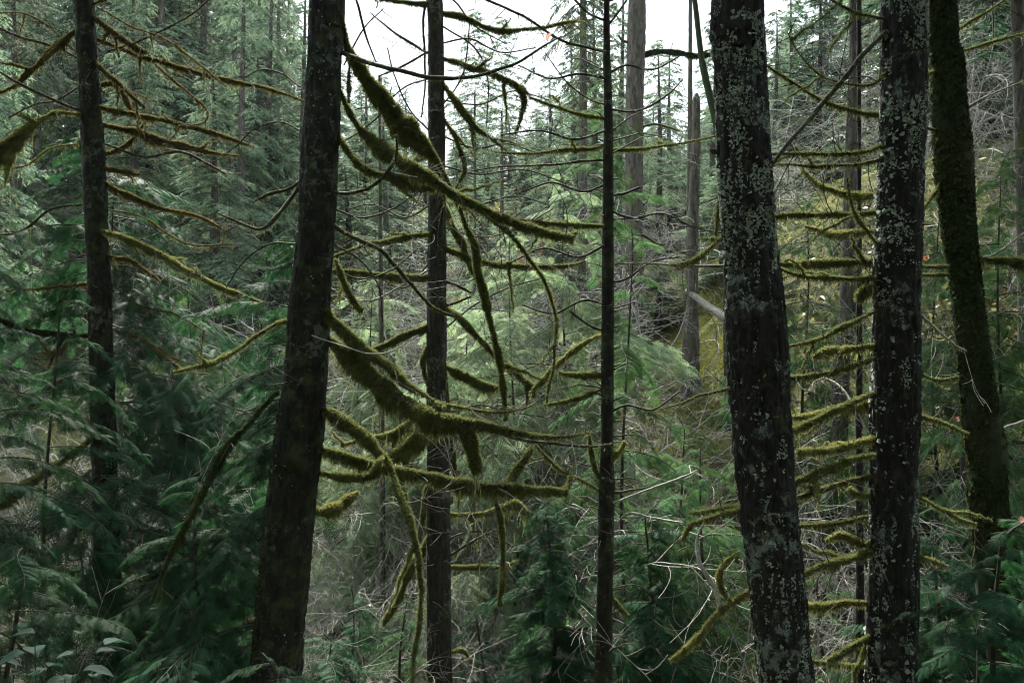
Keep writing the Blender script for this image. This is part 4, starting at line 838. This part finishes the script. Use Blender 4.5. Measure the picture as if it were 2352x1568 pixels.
cedar('blue-green cedar low between the centre trunk and the thin dark pole', 1260, 8.6, 1110, 'near', n=88, bl=(.4, .8), ybot=1650)
cedar('blue-green cedar at the foot of the thin dark pole, on its right', 1500, 8.8, 1130, 'near', n=84, bl=(.4, .8), ybot=1650)
cedar('cedar left of the foot of the largest lichened trunk', 1620, 10, 1000, 'mid', n=48, bl=(.7, 1.3))
cedar('small cedar between the feet of the two lichened trunks', 1890, 9.5, 1290, 'mid', n=28, bl=(.6, 1.1))
cedar('green cedar beyond the moss-sleeved trunk at mid height', 2300, 12.5, 300, 'mid', n=72, bl=(1.0, 1.7))
cedar('green cedar between the second lichened and the moss-sleeved trunk', 2150, 13.5, 420, 'mid', n=64, bl=(.9, 1.6))
cedar('cedar in the bottom right corner with bright fern-like fronds', 2300, 5.4, 1170, 'near', n=40, bl=(.5, .95), ybot=1800)
cedar('dark cedar right of the foot of the second lichened trunk', 2160, 7.9, 1200, 'near', n=40, bl=(.6, 1.1), ybot=1700)
cedar('cedar spray tree hanging above the centre right gap', 1400, 17, 120, 'mid', n=48, bl=(.6, 1.0), ybot=560)
cedar('cedar with dark sprays seen between the lichened trunks, mid height', 1850, 15, 420, 'mid', n=56, bl=(.9, 1.7))
cedar('low cedar in shade beneath the centre limbs', 800, 12, 1330, 'near', n=36, bl=(.8, 1.3))
cedar('low fine-fronded cedar left of the foot of the centre trunk', 930, 11.5, 1340, 'mid', n=34, bl=(.6, 1.0))
cedar('low fine-fronded cedar right of the foot of the centre trunk', 1110, 10.8, 1380, 'near', n=34, bl=(.6, 1.0))
cedar('low cedar just right of the foot of the big dark trunk', 760, 9, 1440, 'near', n=30, bl=(.5, .9), ybot=1700)
for lab, px, d, H, n, lv in [('bare pale shrub straight below the crossing limbs', 1180, 10.5, 2.7, 10, 150),  ('bare white tangle in front of the cedar at the lower left', 160, 8.4, 2.2, 9, 60), ('pale leggy shrub beyond the centre trunk at mid height', 1060, 19, 5.5, 12, 0), ('pale leggy shrub right of the thin dark pole at mid height', 1450, 17, 5.0, 11, 0),
    ('pale bare shrub tangled at the bottom between the big dark and centre trunks', 790, 9.5, 2.6, 11, 300),
    ('pale bare shrub behind the drooping mossy stem left of the centre trunk', 900, 11.5, 2.9, 11, 300),
    ('grey bare shrub below the long mossy limb right of the centre trunk', 1100, 9.6, 2.4, 11, 250),
    ('grey bare shrub arching over the bottom centre right', 1230, 11.5, 2.8, 10, 200),
    ('bare shrub hazy behind the limbs left of the slim grey pole', 740, 15, 3.4, 11, 200),
    ('bare white-twigged shrub at the left edge, low', 90, 10.5, 3.0, 10, 150),
    ('bare white-twigged shrub upper left beside the slim trunk', 110, 15, 6.0, 12, 0),
    ('bare pale shrub between the slim left trunk and the cedar', 380, 12.5, 5.0, 12, 0),
    ('bare curling shrub left of the largest lichened trunk, low', 1620, 7.6, 1.9, 9, 0),
    ('bare tangle between the two lichened trunks, low', 1880, 8.8, 2.6, 10, 0),
    ('bare tangle between the two lichened trunks, mid height', 1870, 12.5, 4.6, 12, 0),
    
    ('bare pale shrub right of the second lichened trunk', 2150, 9.0, 3.0, 10, 0),
    ('bare pale shrub behind the cedar at the bottom right', 2260, 11, 3.6, 10, 0),
    ('bare tangled thicket in the lower left gloom', 300, 9.2, 2.6, 10, 300)]:
    bare_shrub(lab, px, d, H, n, leaves=lv, r=.010 if H < 4 else .014)
# bare brush strewn over the valley: six shapes copied, each bush its own thing
BR = []
for k in range(6):
    g = np.random.default_rng(900+k); mb = MB()
    for q in range(9): twig_arc(mb, g.normal(0, .05, 3)*[1, 1, 0], [g.normal(0, .45), g.normal(0, .45), 1], 3.2*g.uniform(.6, 1.1), .014*g.uniform(.6, 1.1), g, .45, .9, 3 if q < 6 else 2, (4, 8))
    BR.append(mb.mesh('twigs', M['shrub_twig'], False))
for k in range(60):
    px = random.uniform(-60, 2400); d = random.uniform(9.5, 26); px = px-260 if 1440 < px < 1720 else px
    if k >= 46: px, d = 760+(k-46)*45, 12+(k*3.7) % 9
    b = P(px, CY, d); b[2] = gz(b[0], b[1])-.05
    lb = ('near' if d < 13.5 else 'farther' if d < 19 else 'distant')+' bare twiggy brush '+where(px); t = thing('bare_shrub', lb, 'shrub', b, lb)
    s = random.uniform(.7, 1.35)*(1 if d < 16 else 1.4); inst('twigs', BR[k % 6], t, Matrix.Rotation(random.uniform(0, 6.28), 4, 'Z') @ Matrix.Scale(s, 4))
# ================================================================== small things
def leaf_shape(L, W, curl=.3, lobes=0, seed=0):
    g = np.random.default_rng(seed); mb = MB(); n = 14; t = np.linspace(0, 1, n); wd = W*np.sin(math.pi*t**.8)**.8
    if lobes: wd = wd*(.55+.6*np.abs(np.sin(t*math.pi*lobes)))
    z = -curl*L*t**2; V = []
    for s in (-1, -.5, 0, .5, 1): V.append(np.stack([L*t, s*wd, z+abs(s)*wd*.35+.02*L*np.sin(9*t+s)], 1))
    V = np.concatenate(V); Q = [[a*n+i, a*n+i+1, (a+1)*n+i+1, (a+1)*n+i] for a in range(4) for i in range(n-1)]
    mb.add(V, np.array(Q)); return mb
def salal():
    b = P(100, CY, 3.6); b[2] = gz(b[0], b[1]); t = thing('broadleaf_shrub', 'soft blue-green broadleaf shrub in the bottom left corner', 'shrub', b)
    lm = leaf_shape(.085, .03, .35).mesh('leaf', M['leaf']); g = np.random.default_rng(3); sb = MB()
    tips = [P(x, y, 3.6+g.uniform(-.2, .3)) for x, y in [(60, 1500), (110, 1530), (180, 1455), (220, 1500), (30, 1550), (150, 1560), (80, 1455), (0, 1520), (240, 1480), (190, 1540)]]
    for tp in tips:
        C = resample([[0, 0, 0], (tp-b)*.5+g.normal(0, .05, 3), tp-b], .04); tube(sb, C, np.linspace(.005, .002, len(C)), 5, False)
        for k in range(6):
            q = C[-1-k*2]; inst('leaf', lm, t, Matrix.Translation(q) @ Matrix.Rotation(g.uniform(0, 6.28), 4, 'Z') @ Matrix.Rotation(R(g.uniform(-25, 15)), 4, 'Y') @ Matrix.Scale(g.uniform(.7, 1.3), 4))
    sb.build('stem', M['branch'], t)
salal()
for lab, x, y, d, s, mt, sd_ in [
    ('orange maple leaf caught beside the thin dark pole', 1429, 943, 7.6, .075, 'leafdry', 1),
    ('orange leaf caught on twigs between the second lichened and moss-sleeved trunks', 2190, 957, 7.0, .05, 'leafdry', 2),
    ('pinkish fallen leaf at the right edge above the cedar fronds', 2342, 1199, 5.6, .06, 'leafpink', 3),
    ('pinkish brown dead leaf high near the top, right of the centre trunk', 1258, 98, 7.4, .085, 'leafpink', 4),
    ('small brown leaf resting on the limb between the right trunks', 2125, 598, 6.2, .04, 'leafdry', 5)]:
    mb = leaf_shape(s, s*.45, .5, 3, sd_); o = mb.build('dead_leaf', M[mt]); o.location = tuple(P(x, y, d)); o.rotation_euler = (R(70), R(40+sd_*50), R(sd_*70)); tag(o, lab, 'leaf')
# ================================================================== haze
def haze():
    x0, x1, y0, y1, z0, z1 = -175, 175, -45, 172, -9, 60
    V = np.array([[x, y, z] for x in (x0, x1) for y in (y0, y1) for z in (z0, z1)]); Q = [[0, 1, 3, 2], [4, 6, 7, 5], [0, 4, 5, 1], [2, 3, 7, 6], [0, 2, 6, 4], [1, 5, 7, 3]]
    m, t = mat('haze'); v = nd(t, 'VolumePrincipled'); v.inputs['Color'].default_value = (.86, .95, .96, 1); v.inputs['Density'].default_value = HAZE; v.inputs['Anisotropy'].default_value = .2
    o = nd(t, 'OutputMaterial'); t.links.new(v.outputs[0], o.inputs['Volume'])
    mb = MB(); mb.add(V, np.array(Q)); tag(mb.build('haze', m, None, None, False), 'thin pale mist filling the valley', 'haze', kind='stuff')
HAZE = .0002
haze()
print('TRIS', sum(len(m.polygons) for m in bpy.data.meshes), 'OBJ', len(bpy.data.objects))
